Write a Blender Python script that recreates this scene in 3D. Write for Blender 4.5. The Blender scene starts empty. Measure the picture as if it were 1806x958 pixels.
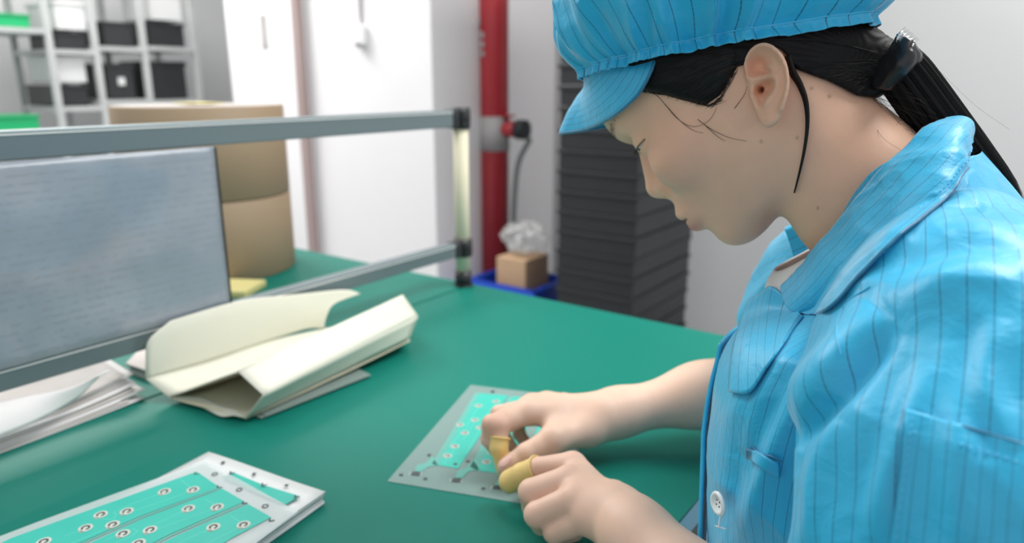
import bpy, bmesh, math, random
import numpy as np
from mathutils import Vector, Matrix
from mathutils.bvhtree import BVHTree

sc = bpy.context.scene
col = sc.collection
random.seed(4); rng = np.random.default_rng(7)

# ------------------------------------------------------------------ camera
CAM_PITCH, CAM_YAW, CAM_F = math.radians(14.78), math.radians(35.8), 1258.0
cam_pos = np.array([0, 0, 1.13])
cd = bpy.data.cameras.new('camera'); cam = bpy.data.objects.new('camera', cd); col.objects.link(cam)
cam.location = cam_pos; cam.rotation_euler = (math.pi/2-CAM_PITCH, 0, CAM_YAW)
cd.sensor_width = 36; cd.lens = CAM_F/1806*36; cd.clip_start = .01
cd.dof.use_dof = True; cd.dof.focus_distance = .46; cd.dof.aperture_fstop = 5.0
sc.camera = cam

# ------------------------------------------------------------------ world, lights, exposure
wd = bpy.data.worlds.new('world'); sc.world = wd; wd.use_nodes = True
bg = wd.node_tree.nodes['Background']; bg.inputs[0].default_value = (.98, .98, 1, 1); bg.inputs[1].default_value = .64
def area(name, loc, size, power, target=None, colr=(1, .98, .95)):
    l = bpy.data.lights.new(name, 'AREA'); l.shape = 'RECTANGLE'; l.size, l.size_y = size; l.energy = power; l.color = colr
    o = bpy.data.objects.new(name, l); col.objects.link(o); o.location = loc
    if target is not None:
        o.rotation_euler = (Vector(target)-Vector(loc)).to_track_quat('-Z', 'Y').to_euler()
    return o
area('bench_lamp', (-.35, 1.25, 2.55), (1.3, .5), 12)
area('bench_lamp_left', (-1.5, .15, 2.6), (1.3, .5), 10)
area('aisle_lamp', (.5, 1.4, 2.6), (.6, 1.4), 42)
area('rear_lamp', (-2.2, 1.3, 2.75), (1.4, 1.0), 14)
area('shelf_lamp', (-3.5, 1.2, 2.75), (1.2, 1.2), 80)
sc.view_settings.view_transform = 'Standard'; sc.view_settings.look = 'None'
sc.view_settings.exposure = .2; sc.view_settings.gamma = 1; sc.view_settings.use_curve_mapping = False

# ------------------------------------------------------------------ measuring helpers
_F = np.array([-math.sin(CAM_YAW), math.cos(CAM_YAW), 0]); _R = np.array([math.cos(CAM_YAW), math.sin(CAM_YAW), 0]); _Z = np.array([0, 0, 1.])
_fw = math.cos(CAM_PITCH)*_F-math.sin(CAM_PITCH)*_Z; _up = math.sin(CAM_PITCH)*_F+math.cos(CAM_PITCH)*_Z
def on(px, py, axis, val):
    """point of the photograph met with the plane axis = val (metres)"""
    d = _fw+_R*(px-903)/CAM_F-_up*(py-479)/CAM_F
    return cam_pos+d*((val-cam_pos[axis])/d[axis])
def onz(px, py, z): return on(px, py, 2, z)
def ony(px, py, y): return on(px, py, 1, y)

# ------------------------------------------------------------------ materials
def mat(name, colr, rough=.5, metal=0, spec=.5, **k):
    m = bpy.data.materials.new(name); m.use_nodes = True; nt = m.node_tree; b = nt.nodes['Principled BSDF']
    b.inputs['Base Color'].default_value = (*colr, 1); b.inputs['Roughness'].default_value = rough
    b.inputs['Metallic'].default_value = metal; b.inputs['Specular IOR Level'].default_value = spec
    for a, v in k.items():
        b.inputs[a.replace('_', ' ')].default_value = v
    return m
def node(m, t, **k):
    n = m.node_tree.nodes.new(t)
    for a, v in k.items(): setattr(n, a, v)
    return n
def link(m, a, b): m.node_tree.links.new(a, b)
def bsdf(m): return m.node_tree.nodes['Principled BSDF']
def mottle(m, c1, c2, scale=8, coord='Object', detail=3, stretch=None):
    """procedural colour variation between c1 and c2"""
    tc = node(m, 'ShaderNodeTexCoord'); n = node(m, 'ShaderNodeTexNoise'); n.inputs['Scale'].default_value = scale; n.inputs['Detail'].default_value = detail
    src = tc.outputs[coord]
    if stretch:
        mp = node(m, 'ShaderNodeMapping'); mp.inputs['Scale'].default_value = stretch; link(m, src, mp.inputs[0]); src = mp.outputs[0]
    link(m, src, n.inputs['Vector'])
    r = node(m, 'ShaderNodeMix', data_type='RGBA'); r.inputs[6].default_value = (*c1, 1); r.inputs[7].default_value = (*c2, 1)
    link(m, n.outputs['Fac'], r.inputs[0]); link(m, r.outputs[2], bsdf(m).inputs['Base Color']); return m
def bump(m, scale=200, strength=.1, dist=.001, stretch=None, detail=2, coord='Object'):
    tc = node(m, 'ShaderNodeTexCoord'); n = node(m, 'ShaderNodeTexNoise'); n.inputs['Scale'].default_value = scale; n.inputs['Detail'].default_value = detail
    src = tc.outputs[coord]
    if stretch:
        mp = node(m, 'ShaderNodeMapping'); mp.inputs['Scale'].default_value = stretch; link(m, src, mp.inputs[0]); src = mp.outputs[0]
    link(m, src, n.inputs['Vector'])
    b = node(m, 'ShaderNodeBump'); b.inputs['Strength'].default_value = strength; b.inputs['Distance'].default_value = dist
    link(m, n.outputs['Fac'], b.inputs['Height']); link(m, b.outputs[0], bsdf(m).inputs['Normal']); return m

M = {}
M['wall'] = bump(mottle(mat('wall_paint', (.6, .6, .6), .7), (.52, .53, .54), (.57, .575, .585), 1.5), 60, .05)
M['wallwhite'] = bump(mottle(mat('white_paint', (.8, .8, .82), .55), (.74, .73, .75), (.80, .79, .80), 2), 60, .05)
M['ceiling'] = mottle(mat('ceiling_paint', (.8, .8, .8), .8), (.78, .78, .78), (.82, .82, .82), 2)
M['floor'] = mottle(mat('floor_vinyl', (.3, .32, .33), .35), (.27, .30, .31), (.34, .36, .36), 6)
M['mat'] = bump(mottle(mat('green_bench_mat', (.012, .26, .18), .5, spec=.22), (.002, .160, .122), (.004, .182, .138), 3), 900, .06, .0004)
M['tabledge'] = mat('bench_edge', (.75, .76, .76), .4)
M['dark'] = mottle(mat('dark_plastic', (.015, .017, .018), .45), (.012, .014, .016), (.022, .025, .028), 20)
M['blackrack'] = mottle(mat('black_tray_plastic', (.02, .02, .022), .4), (.010, .012, .015), (.020, .023, .027), 4)
M['alu'] = bump(mottle(mat('brushed_aluminium', (.5, .55, .57), .42, .35), (.145, .19, .205), (.19, .24, .255), 30, stretch=(1, .02, 1)), 300, .03, .0005, (1, .02, 1))
M['cream'] = mottle(mat('cream_pipe', (.75, .70, .52), .7), (.74, .69, .50), (.80, .75, .58), 12)
M['red'] = mottle(mat('red_paint', (.5, .02, .025), .3), (.36, .018, .028), (.48, .04, .05), 7)
M['greyband'] = mottle(mat('grey_band', (.35, .34, .34), .5), (.26, .25, .26), (.5, .48, .48), 18)
M['brownpipe'] = mottle(mat('brown_strip', (.33, .25, .24), .5), (.30, .22, .21), (.38, .30, .29), 6)
M['kraft'] = bump(mottle(mat('kraft_card', (.42, .31, .2), .6), (.30, .215, .135), (.35, .255, .165), 3, stretch=(1, 1, .25)), 120, .1, .0006)
M['kraftend'] = mottle(mat('kraft_wound_edge', (.45, .42, .40), .7), (.38, .35, .33), (.52, .49, .47), 25)
M['yellow'] = mat('yellow_paper', (.75, .68, .30), .6)
M['blue'] = mat('blue_crate', (.01, .07, .55), .35)
M['green'] = mat('green_bin', (.01, .36, .13), .35)
M['carton'] = mottle(mat('carton', (.5, .33, .2), .7), (.46, .30, .18), (.54, .36, .22), 10)
M['hair'] = None

# ------------------------------------------------------------------ mesh helpers
def tag(o, label=None, cat=None, group=None, kind=None):
    if label: o['label'] = label
    if cat: o['category'] = cat
    if group: o['group'] = group
    if kind: o['kind'] = kind
    return o
def mesh_obj(name, verts, faces, m, parent=None, smooth=False, uv=None):
    me = bpy.data.meshes.new(name)
    me.from_pydata([tuple(map(float, v)) for v in verts] if not isinstance(verts, np.ndarray) else verts.tolist(), [], faces if not isinstance(faces, np.ndarray) else faces.tolist())
    me.update()
    if smooth: me.polygons.foreach_set('use_smooth', [True]*len(me.polygons))
    if uv is not None:
        l = me.uv_layers.new(name='UVMap'); vi = np.empty(len(me.loops), np.int32); me.loops.foreach_get('vertex_index', vi)
        l.data.foreach_set('uv', np.asarray(uv, np.float32)[vi].ravel())
    o = bpy.data.objects.new(name, me); col.objects.link(o)
    if m: me.materials.append(m)
    if parent: put(o, parent)
    return o
def put(o, parent):
    o.parent = parent
    o.matrix_parent_inverse = Matrix.Translation(parent.location).inverted() if parent.parent is None else Matrix()
def empty(name, loc, label=None, cat=None, group=None):
    o = bpy.data.objects.new(name, None); col.objects.link(o); o.location = loc; o.empty_display_size = .05
    tag(o, label, cat, group); return o
class MB:
    """collects simple shapes into ONE mesh"""
    def __init__(s): s.v = []; s.f = []
    def box(s, c, d, rot=None, bev=0):
        i = len(s.v); c = np.array(c, float); d = np.array(d, float)/2
        bm = bmesh.new(); bmesh.ops.create_cube(bm, size=1)
        for v in bm.verts: v.co = Vector((v.co.x*2*d[0], v.co.y*2*d[1], v.co.z*2*d[2]))
        if bev: bmesh.ops.bevel(bm, geom=bm.edges[:], offset=bev, segments=2, affect='EDGES', profile=.5)
        bm.verts.index_update()
        for v in bm.verts:
            p = np.array(v.co)
            if rot is not None: p = np.array(rot) @ p
            s.v.append(c+p)
        for f in bm.faces: s.f.append([i+v.index for v in f.verts])
        bm.free(); return s
    def cyl(s, a, b, r, r2=None, n=24, cap=True):
        a = np.array(a, float); b = np.array(b, float); r2 = r if r2 is None else r2
        t = b-a; t /= np.linalg.norm(t); x = np.cross(t, [0, 0, 1.] if abs(t[2]) < .9 else [1., 0, 0]); x /= np.linalg.norm(x); y = np.cross(t, x)
        i = len(s.v)
        for k in range(n):
            q = 2*math.pi*k/n; d = x*math.cos(q)+y*math.sin(q); s.v.append(a+d*r); s.v.append(b+d*r2)
        for k in range(n):
            k2 = (k+1) % n; s.f.append([i+2*k, i+2*k+1, i+2*k2+1, i+2*k2])
        if cap:
            s.f.append([i+2*k for k in range(n)]); s.f.append([i+2*k+1 for k in range(n)][::-1])
        return s
    def prism(s, pts, z0, z1):
        """polygon (x,y) extruded in z"""
        i = len(s.v); n = len(pts)
        for p in pts: s.v.append(np.array([p[0], p[1], z0])); s.v.append(np.array([p[0], p[1], z1]))
        for k in range(n):
            k2 = (k+1) % n; s.f.append([i+2*k, i+2*k2, i+2*k2+1, i+2*k+1])
        s.f.append([i+2*k for k in range(n)][::-1]); s.f.append([i+2*k+1 for k in range(n)]); return s
    def build(s, name, m, parent=None, smooth=False, bev=0):
        o = mesh_obj(name, np.array(s.v), s.f, m, parent)
        bm = bmesh.new(); bm.from_mesh(o.data); bmesh.ops.recalc_face_normals(bm, faces=bm.faces); bm.to_mesh(o.data); bm.free()
        if bev:
            k = o.modifiers.new('bevel', 'BEVEL'); k.width = bev; k.segments = 2; k.limit_method = 'ANGLE'
        if smooth:
            o.data.polygons.foreach_set('use_smooth', [len(p.vertices) == 4 for p in o.data.polygons])
        return o
def lathe(name, prof, c, m, parent=None, n=48):
    """profile (r,z) turned about a vertical axis through c"""
    v = []; f = []; k = len(prof)
    for i in range(n):
        q = 2*math.pi*i/n
        for r, z in prof: v.append((c[0]+r*math.cos(q), c[1]+r*math.sin(q), c[2]+z))
    for i in range(n):
        j = (i+1) % n
        for a in range(k-1): f.append([i*k+a, j*k+a, j*k+a+1, i*k+a+1])
    o = mesh_obj(name, np.array(v), f, m, parent)
    bm = bmesh.new(); bm.from_mesh(o.data); bmesh.ops.remove_doubles(bm, verts=bm.verts, dist=1e-6); bmesh.ops.recalc_face_normals(bm, faces=bm.faces); bm.to_mesh(o.data); bm.free()
    return o
def catmull(P, n):
    """resample control points (k,d) to n points, centripetal-free Catmull-Rom"""
    P = np.asarray(P, float); k = len(P); Q = np.vstack([2*P[0]-P[1], P, 2*P[-1]-P[-2]])
    t = np.linspace(0, k-1-1e-9, n); i = t.astype(int); u = (t-i)[:, None]
    p0, p1, p2, p3 = Q[i], Q[i+1], Q[i+2], Q[i+3]
    return .5*((2*p1)+(-p0+p2)*u+(2*p0-5*p1+4*p2-p3)*u**2+(-p0+3*p1-3*p2+p3)*u**3)
def closed_catmull(P, n):
    P = np.asarray(P, float); k = len(P); t = np.arange(n)*k/n; i = t.astype(int); u = (t-i)[:, None]
    p0, p1, p2, p3 = P[(i-1) % k], P[i % k], P[(i+1) % k], P[(i+2) % k]
    return .5*((2*p1)+(-p0+p2)*u+(2*p0-5*p1+4*p2-p3)*u**2+(-p0+3*p1-3*p2+p3)*u**3)
def tubes(name, paths, radii, m, parent=None, n=5):
    """many thin tapered tubes in ONE mesh; paths (k,3) arrays, radii scalars or arrays"""
    V = []; Fc = []; base = 0
    for P, r in zip(paths, radii):
        P = np.asarray(P, float); k = len(P); T = np.gradient(P, axis=0); T /= np.linalg.norm(T, axis=1)[:, None]+1e-12
        X = np.cross(T, [.3, .5, .81]); X /= np.linalg.norm(X, axis=1)[:, None]+1e-12; Y = np.cross(T, X)
        r = np.broadcast_to(np.asarray(r, float), (k,))
        q = np.arange(n)*2*math.pi/n
        ring = P[:, None]+(X[:, None]*np.cos(q)[None, :, None]+Y[:, None]*np.sin(q)[None, :, None])*r[:, None, None]
        V.append(ring.reshape(-1, 3))
        i = np.arange(k-1)[:, None]*n; a = np.arange(n)[None]; b = (a+1) % n
        Fc.append((np.stack([i+a, i+b, i+n+b, i+n+a], -1)+base).reshape(-1, 4))
        base += k*n
    return mesh_obj(name, np.vstack(V), np.vstack(Fc), m, parent, True)
def grid_mesh(name, G, m, parent=None, uv=None, closed_u=False, thick=0, thick_off=0, flip=False):
    """G (nu,nv,3) grid of points; uv (nu,nv,2)"""
    nu, nv = G.shape[:2]; idx = np.arange(nu*nv).reshape(nu, nv)
    if closed_u: idx = np.vstack([idx, idx[:1]])
    f = np.stack([idx[:-1, :-1], idx[1:, :-1], idx[1:, 1:], idx[:-1, 1:]], -1).reshape(-1, 4)
    if flip: f = f[:, ::-1]
    o = mesh_obj(name, G.reshape(-1, 3), f, m, parent, True, None if uv is None else uv.reshape(-1, 2))
    if thick:
        s = o.modifiers.new('thickness', 'SOLIDIFY'); s.thickness = thick; s.offset = thick_off
    return o

# numpy gradient noise
_perm = rng.permutation(256).astype(np.int32); _perm = np.concatenate([_perm, _perm, _perm])
_gr = rng.normal(size=(256, 3)); _gr /= np.linalg.norm(_gr, axis=1)[:, None]
def perlin(P):
    P = np.asarray(P, float); sh = P.shape[:-1]; P = P.reshape(-1, 3); i = np.floor(P).astype(np.int64); f = P-i; i &= 255; u = f*f*f*(f*(f*6-15)+10)
    out = 0
    for dx in (0, 1):
        for dy in (0, 1):
            for dz in (0, 1):
                h = _perm[_perm[_perm[(i[:, 0]+dx) & 255]+((i[:, 1]+dy) & 255)]+((i[:, 2]+dz) & 255)]
                g = (_gr[h]*(f-[dx, dy, dz])).sum(1)
                w = (u[:, 0] if dx else 1-u[:, 0])*(u[:, 1] if dy else 1-u[:, 1])*(u[:, 2] if dz else 1-u[:, 2]); out = out+g*w
    return out.reshape(sh)
def ridged(P, warp=.6):
    P = np.asarray(P, float); w = np.stack([perlin(P+7.1), perlin(P+3.7), perlin(P+11.3)], -1)*warp
    return 1-np.abs(perlin(P+w))*2.6          # near 1 on crease lines
def smooth_normals(G, closed_u=False):
    if closed_u: du = np.roll(G, -1, 0)-np.roll(G, 1, 0)
    else: du = np.gradient(G, axis=0)
    dv = np.gradient(G, axis=1); n = np.cross(du, dv); return n/(np.linalg.norm(n, axis=-1, keepdims=True)+1e-12)

# ------------------------------------------------------------------ distance-field surfaces (bodies, hands)
def smin(a, b, k): h = np.clip(.5+.5*(b-a)/k, 0, 1); return b*(1-h)+a*h-k*h*(1-h)
def smax(a, b, k): return -smin(-a, -b, k)
def cone(P, a, b, ra, rb, flat=None):
    """rounded tapered limb from a to b; flat = (unit direction, factor) squashes the section along it"""
    a = np.asarray(a, np.float32); b = np.asarray(b, np.float32); ab = b-a
    X, Y, Zz = P[0]-a[0], P[1]-a[1], P[2]-a[2]
    t = np.clip((X*ab[0]+Y*ab[1]+Zz*ab[2])/float(ab@ab), 0, 1)
    X = X-t*ab[0]; Y = Y-t*ab[1]; Zz = Zz-t*ab[2]
    r = ra+(rb-ra)*t
    if flat is not None:
        n, k = flat; d = X*n[0]+Y*n[1]+Zz*n[2]; s = d*(1/k-1); X = X+n[0]*s; Y = Y+n[1]*s; Zz = Zz+n[2]*s
    return np.sqrt(X*X+Y*Y+Zz*Zz)-r
def ball(P, c, r):
    r = np.broadcast_to(np.asarray(r, np.float32), (3,)); m = float(r.min())
    q = np.sqrt(((P[0]-c[0])/r[0])**2+((P[1]-c[1])/r[1])**2+((P[2]-c[2])/r[2])**2)
    return (q-1)*m
def poly_sdf(x, y, pts):
    pts = np.asarray(pts, np.float32); d = np.full(x.shape, 1e9, np.float32); s = np.ones(x.shape, np.float32); n = len(pts)
    for i in range(n):
        j = i-1; ex, ey = pts[j]-pts[i]; wx, wy = x-pts[i][0], y-pts[i][1]
        t = np.clip((wx*ex+wy*ey)/(ex*ex+ey*ey), 0, 1); bx, by = wx-ex*t, wy-ey*t; d = np.minimum(d, bx*bx+by*by)
        c1, c2, c3 = y >= pts[i][1], y < pts[j][1], ex*wy > ey*wx
        fl = (c1 & c2 & c3) | (~c1 & ~c2 & ~c3); s = np.where(fl, -s, s)
    return s*np.sqrt(d)
def line_dist(x, y, pts):
    d = np.full(x.shape, 1e9, np.float32)
    for p, q in zip(pts[:-1], pts[1:]):
        ex, ey = q[0]-p[0], q[1]-p[1]; wx, wy = x-p[0], y-p[1]; t = np.clip((wx*ex+wy*ey)/(ex*ex+ey*ey), 0, 1)
        d = np.minimum(d, (wx-ex*t)**2+(wy-ey*t)**2)
    return np.sqrt(d)
def axes3(lo, hi, h):
    ax = [np.arange(lo[i], hi[i]+h, h, dtype=np.float32) for i in range(3)]
    return ax, np.meshgrid(*ax, indexing='ij', sparse=True)
def nets(val, ax):
    """surface nets: zero level of val as verts, quads"""
    val = np.ascontiguousarray(val, np.float32); s = val < 0; nx, ny, nz = val.shape
    acc = s[:-1, :-1, :-1].astype(np.int8)
    for dx, dy, dz in [(1, 0, 0), (0, 1, 0), (0, 0, 1), (1, 1, 0), (1, 0, 1), (0, 1, 1), (1, 1, 1)]:
        acc = acc+s[dx:nx-1+dx, dy:ny-1+dy, dz:nz-1+dz]
    cells = np.argwhere((acc > 0) & (acc < 8)); cid = np.full((nx-1, ny-1, nz-1), -1, np.int32); cid[tuple(cells.T)] = np.arange(len(cells))
    cor = [np.array(c) for c in [(0, 0, 0), (1, 0, 0), (0, 1, 0), (1, 1, 0), (0, 0, 1), (1, 0, 1), (0, 1, 1), (1, 1, 1)]]
    cv = [val[tuple((cells+c).T)] for c in cor]; tot = np.zeros((len(cells), 3)); cnt = np.zeros(len(cells))
    for a in range(8):
        for b in range(a+1, 8):
            if np.abs(cor[a]-cor[b]).sum() != 1: continue
            m = (cv[a] < 0) != (cv[b] < 0); t = cv[a]/(cv[a]-cv[b]+1e-20)
            p = cor[a]+(cor[b]-cor[a])*t[:, None]; tot += np.where(m[:, None], p, 0); cnt += m
    h = ax[0][1]-ax[0][0]; V = (cells+tot/cnt[:, None])*h+np.array([ax[0][0], ax[1][0], ax[2][0]])
    Q = []
    for d in range(3):
        e1, e2 = [(1, 2), (2, 0), (0, 1)][d]
        sl = [slice(1, -1)]*3; sl[d] = slice(0, -1); sh = list(sl); sh[d] = slice(1, None)
        A, B = s[tuple(sl)], s[tuple(sh)]; idx = np.argwhere(A != B); off = np.ones(3, int); off[d] = 0; g = idx+off
        fl = A[tuple(idx.T)]
        def c(o1, o2):
            q = g.copy(); q[:, e1] -= o1; q[:, e2] -= o2; return cid[tuple(q.T)]
        q = np.stack([c(1, 1), c(0, 1), c(0, 0), c(1, 0)], -1); q[~fl] = q[~fl][:, ::-1]; Q.append(q)
    Q = np.vstack(Q); return V, Q[(Q >= 0).all(1)]
def relax(V, Q, it=2, k=.5):
    for _ in range(it):
        S = np.zeros_like(V); N = np.zeros(len(V))
        for a in range(4):
            b = (a+1) % 4; np.add.at(S, Q[:, a], V[Q[:, b]]); np.add.at(N, Q[:, a], 1); np.add.at(S, Q[:, b], V[Q[:, a]]); np.add.at(N, Q[:, b], 1)
        V = V+(S/np.maximum(N, 1)[:, None]-V)*k
    return V
# ================================================================== THE SETTING
TZ = .75
def struct(name, mb, m): return tag(mb.build(name, m), kind='structure')
struct('floor', MB().box((-1.6, .9, -.025), (6.8, 6, .05)), M['floor'])
struct('ceiling', MB().box((-1.6, .9, 2.875), (6.8, 6, .05)), M['ceiling'])
struct('wall_back', MB().box((.2, 2.8, 1.425), (3.9, .1, 2.85)), M['wall'])
struct('wall_left', MB().box((-4.85, 1.4, 1.425), (.1, 4.6, 2.85)), M['wall'])
struct('wall_rear', MB().box((-3.2, 3.65, 1.425), (3.3, .1, 2.85)), M['wallwhite'])
struct('pillar', MB().box((-2.23, 2.24, 1.425), (.72, .32, 2.85), bev=.004), M['wallwhite'])
struct('baseboard_back', MB().box((.2, 2.74, .05), (3.9, .02, .1)), M['dark'])

# green topped benches, back to back
bench = empty('workbench', (-.53, .3, 0), 'green-topped workbench where the woman works on the film sheet', 'workbench')
E0, E1, YN, YF = -.207, -.845, -.9, 1.044
def bench_build(root, x0, x1):
    xa, xb = min(x0, x1), max(x0, x1)
    MB().box(((xa+xb)/2, (YN+YF)/2, TZ-.0015), (xb-xa, YF-YN, .003)).build('bench_mat', M['mat'], root)
    MB().box(((xa+xb)/2, (YN+YF)/2, TZ-.0165), (xb-xa-.001, YF-YN-.001, .027)).build('tabletop', M['tabledge'], root)
    for x in (xa+.06, xb-.06):
        for y in (YN+.1, YF-.1):
            MB().box((x, y, (TZ-.03)/2), (.04, .04, TZ-.03), bev=.003).build('leg', M['dark'], root)
    for x in (xa+.06, xb-.06):
        MB().box((x, (YN+YF)/2, .62), (.03, YF-YN-.24, .04)).build('apron', M['dark'], root)
bench_build(bench, E0, E1)
bench2 = empty('workbench', (-1.2, .3, 0), 'second green-topped workbench behind the rail, carrying the kraft rolls', 'workbench')
bench_build(bench2, E1-.006, -1.52)

# rail frame between the benches
RX = -.858; RH = .03
rail = empty('rail_frame', (RX, .6, TZ), 'low aluminium rail frame with cream post and black joints on the bench', 'rail')
for zc, hh in ((1.0685, .030), (.826, .026)):
    r = MB().box((RX, .25, zc), (.022, 1.54, hh), bev=.0015).build('rail', M['alu'], rail)
    MB().box((RX+.0113, .25, zc+hh/2-.004), (.0012, 1.54, .0016)).build('groove', M['tabledge'], r)
for y in (1.028, -.53):
    MB().cyl((RX, y, TZ+.02), (RX, y, 1.082), .0138).build('post', M['cream'], rail, True)
    MB().cyl((RX, y, TZ), (RX, y, TZ+.030), .0160).cyl((RX, y, TZ), (RX, y, TZ+.004), .019).build('foot', M['dark'], rail, True)
    s = -1 if y > 0 else 1
    for zc, hh in ((1.0685, .038), (.826, .034)):
        j = MB(); j.cyl((RX, y, zc-hh/2), (RX, y, zc+hh/2), .0175); j.box((RX, y+s*.019, zc), (.027, .03, hh-.004), bev=.003)
        j.box((RX+.015, y+s*.004, zc), (.008, .022, hh-.008), bev=.002); j.cyl((RX+.018, y+s*.004, zc), (RX+.0235, y+s*.004, zc), .005, n=12)
        j.build('joint', M['dark'], rail, True)

# document sleeve hung on the rails
m = mat('sleeve_film', (.62, .70, .78), .22, spec=.6, Coat_Weight=.6, Coat_Roughness=.06)
m2 = mat('printed_page', (.5, .5, .5), .5); nt = m2.node_tree
tc = node(m2, 'ShaderNodeTexCoord'); sx = node(m2, 'ShaderNodeSeparateXYZ'); link(m2, tc.outputs['Object'], sx.inputs[0])
def mth(m, op, a, b=None, c=None):
    n = node(m, 'ShaderNodeMath', operation=op)
    for i, v in enumerate((a, b, c)):
        if v is None: continue
        if isinstance(v, (int, float)): n.inputs[i].default_value = v
        else: link(m, v, n.inputs[i])
    return n.outputs[0]
row = mth(m2, 'FRACT', mth(m2, 'MULTIPLY', sx.outputs[2], 110.)); rl = mth(m2, 'LESS_THAN', row, .34)
nz = node(m2, 'ShaderNodeTexNoise'); mp = node(m2, 'ShaderNodeMapping'); mp.inputs['Scale'].default_value = (1, 90, 110); link(m2, tc.outputs['Object'], mp.inputs[0]); link(m2, mp.outputs[0], nz.inputs['Vector']); nz.inputs['Scale'].default_value = 1
wrd = mth(m2, 'GREATER_THAN', nz.outputs['Fac'], .5); ink = mth(m2, 'MULTIPLY', mth(m2, 'MULTIPLY', rl, wrd), .34)
nb = node(m2, 'ShaderNodeTexNoise'); nb.inputs['Scale'].default_value = 9; link(m2, tc.outputs['Object'], nb.inputs['Vector'])
cr = node(m2, 'ShaderNodeMix', data_type='RGBA'); cr.inputs[6].default_value = (.11, .16, .22, 1); cr.inputs[7].default_value = (.27, .29, .35, 1)
rmp = node(m2, 'ShaderNodeMapRange'); rmp.inputs[1].default_value = .35; rmp.inputs[2].default_value = .65; link(m2, nb.outputs['Fac'], rmp.inputs[0]); link(m2, rmp.outputs[0], cr.inputs[0])
c2 = node(m2, 'ShaderNodeMix', data_type='RGBA'); link(m2, cr.outputs[2], c2.inputs[6]); c2.inputs[7].default_value = (.07, .09, .12, 1); link(m2, ink, c2.inputs[0])
link(m2, c2.outputs[2], bsdf(m2).inputs['Base Color']); b_ = bsdf(m2); b_.inputs['Coat Weight'].default_value = .8; b_.inputs['Coat Roughness'].default_value = .1
M['page'] = m2
doc = empty('document_sleeve', (RX+.016, .33, .82), 'clear plastic document sleeve with a printed page hung between the rails', 'document')
ya, yb = .08, .523
Gs = []
uu = np.linspace(0, 1, 50); vv = np.linspace(0, 1, 24)
U, V = np.meshgrid(uu, vv, indexing='ij')
bow = .0035*np.sin(U*3.1+.4)*np.sin(V*3)+.0012*perlin(np.stack([U*6, V*4, V*0+2.3], -1))
G = np.stack([RX+.0135+bow, ya+(yb-ya)*U, .8395+(1.0525-.8395)*V], -1)
pg = grid_mesh('page', G, M['page'], doc, thick=.0012)
pg.data.materials[0] = M['page']
MB().box((RX+.0155, yb, .946), (.0022, .0016, .212)).build('edge_strip', M['dark'], doc)
cl = mat('clear_plastic', (.8, .86, .92), .08, Alpha=.22, Coat_Weight=1., Coat_Roughness=.04)
M['clear'] = cl
grid_mesh('cover', G+np.array([.0022, 0, 0]), cl, doc)

# ================================================================== FAR BACKGROUND
# black tray stack
root = empty('tray_stack', (-1.10, 2.2, 0), 'tall stack of black plastic trays standing against the grey wall', 'tray stack')
x0, x1, y0, y1 = -1.247, -.954, 1.98, 2.446; nt_ = 26; hh = 1.72/nt_
for i in range(nt_):
    j = (rng.random(2)-.5)*.006
    mb = MB().box(((x0+x1)/2+j[0], (y0+y1)/2+j[1], hh*(i+.45)), (x1-x0-.012, y1-y0-.012, hh*.86)).box(((x0+x1)/2+j[0], (y0+y1)/2+j[1], hh*(i+.88)), (x1-x0, y1-y0, hh*.2), bev=.003)
    mb.build('tray', M['blackrack'], root)
# red fire pipe
P0 = np.array([-1.86, 2.60])
px = on(872, 250, 1, 2.42); c = (px[0], 2.42)
root = empty('fire_pipe', (c[0], c[1], 0), 'red fire riser pipe with grey band and side valve beside the pillar', 'pipe')
R_ = .060
MB().cyl((*c, 0), (*c, 2.85), R_, n=32).build('pipe', M['red'], root, True)
z1_, z2_ = on(872, 205, 1, 2.42)[2], on(872, 265, 1, 2.42)[2]
MB().cyl((*c, z2_), (*c, z1_), R_+.004, n=32).build('band', M['greyband'], root, True)
za = on(872, 95, 1, 2.42)[2]
for dz in (.0, .035, .07, .12):
    MB().box((c[0]-.012+.02*math.sin(dz*90), c[1]-R_-.001, za+dz), (.018, .004, .022)).build('painted_mark', M['greyband'], root)
zv = on(900, 228, 1, 2.42)[2]
MB().cyl((c[0]+.03, c[1], zv), (c[0]+.125, c[1], zv), .032).build('branch', M['red'], root, True)
MB().cyl((c[0]+.12, c[1], zv), (c[0]+.16, c[1], zv), .040).cyl((c[0]+.085, c[1], zv), (c[0]+.1, c[1], zv), .03).build('coupling', M['dark'], root, True)
MB().cyl((c[0]+.07, c[1], zv), (c[0]+.07, c[1], zv+.05), .008).cyl((c[0]+.07, c[1], zv+.05), (c[0]+.07, c[1], zv+.058), .03).build('hand_wheel', M['red'], root, True)
m = mat('grey_hose', (.18, .2, .2), .5)
hs = catmull([on(935, 245, 1, 2.44), on(915, 285, 1, 2.44), on(908, 340, 1, 2.44), on(905, 420, 1, 2.44), on(905, 520, 1, 2.44)], 30)
tubes('hose', [hs], [.011], m, root, 10)
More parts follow.
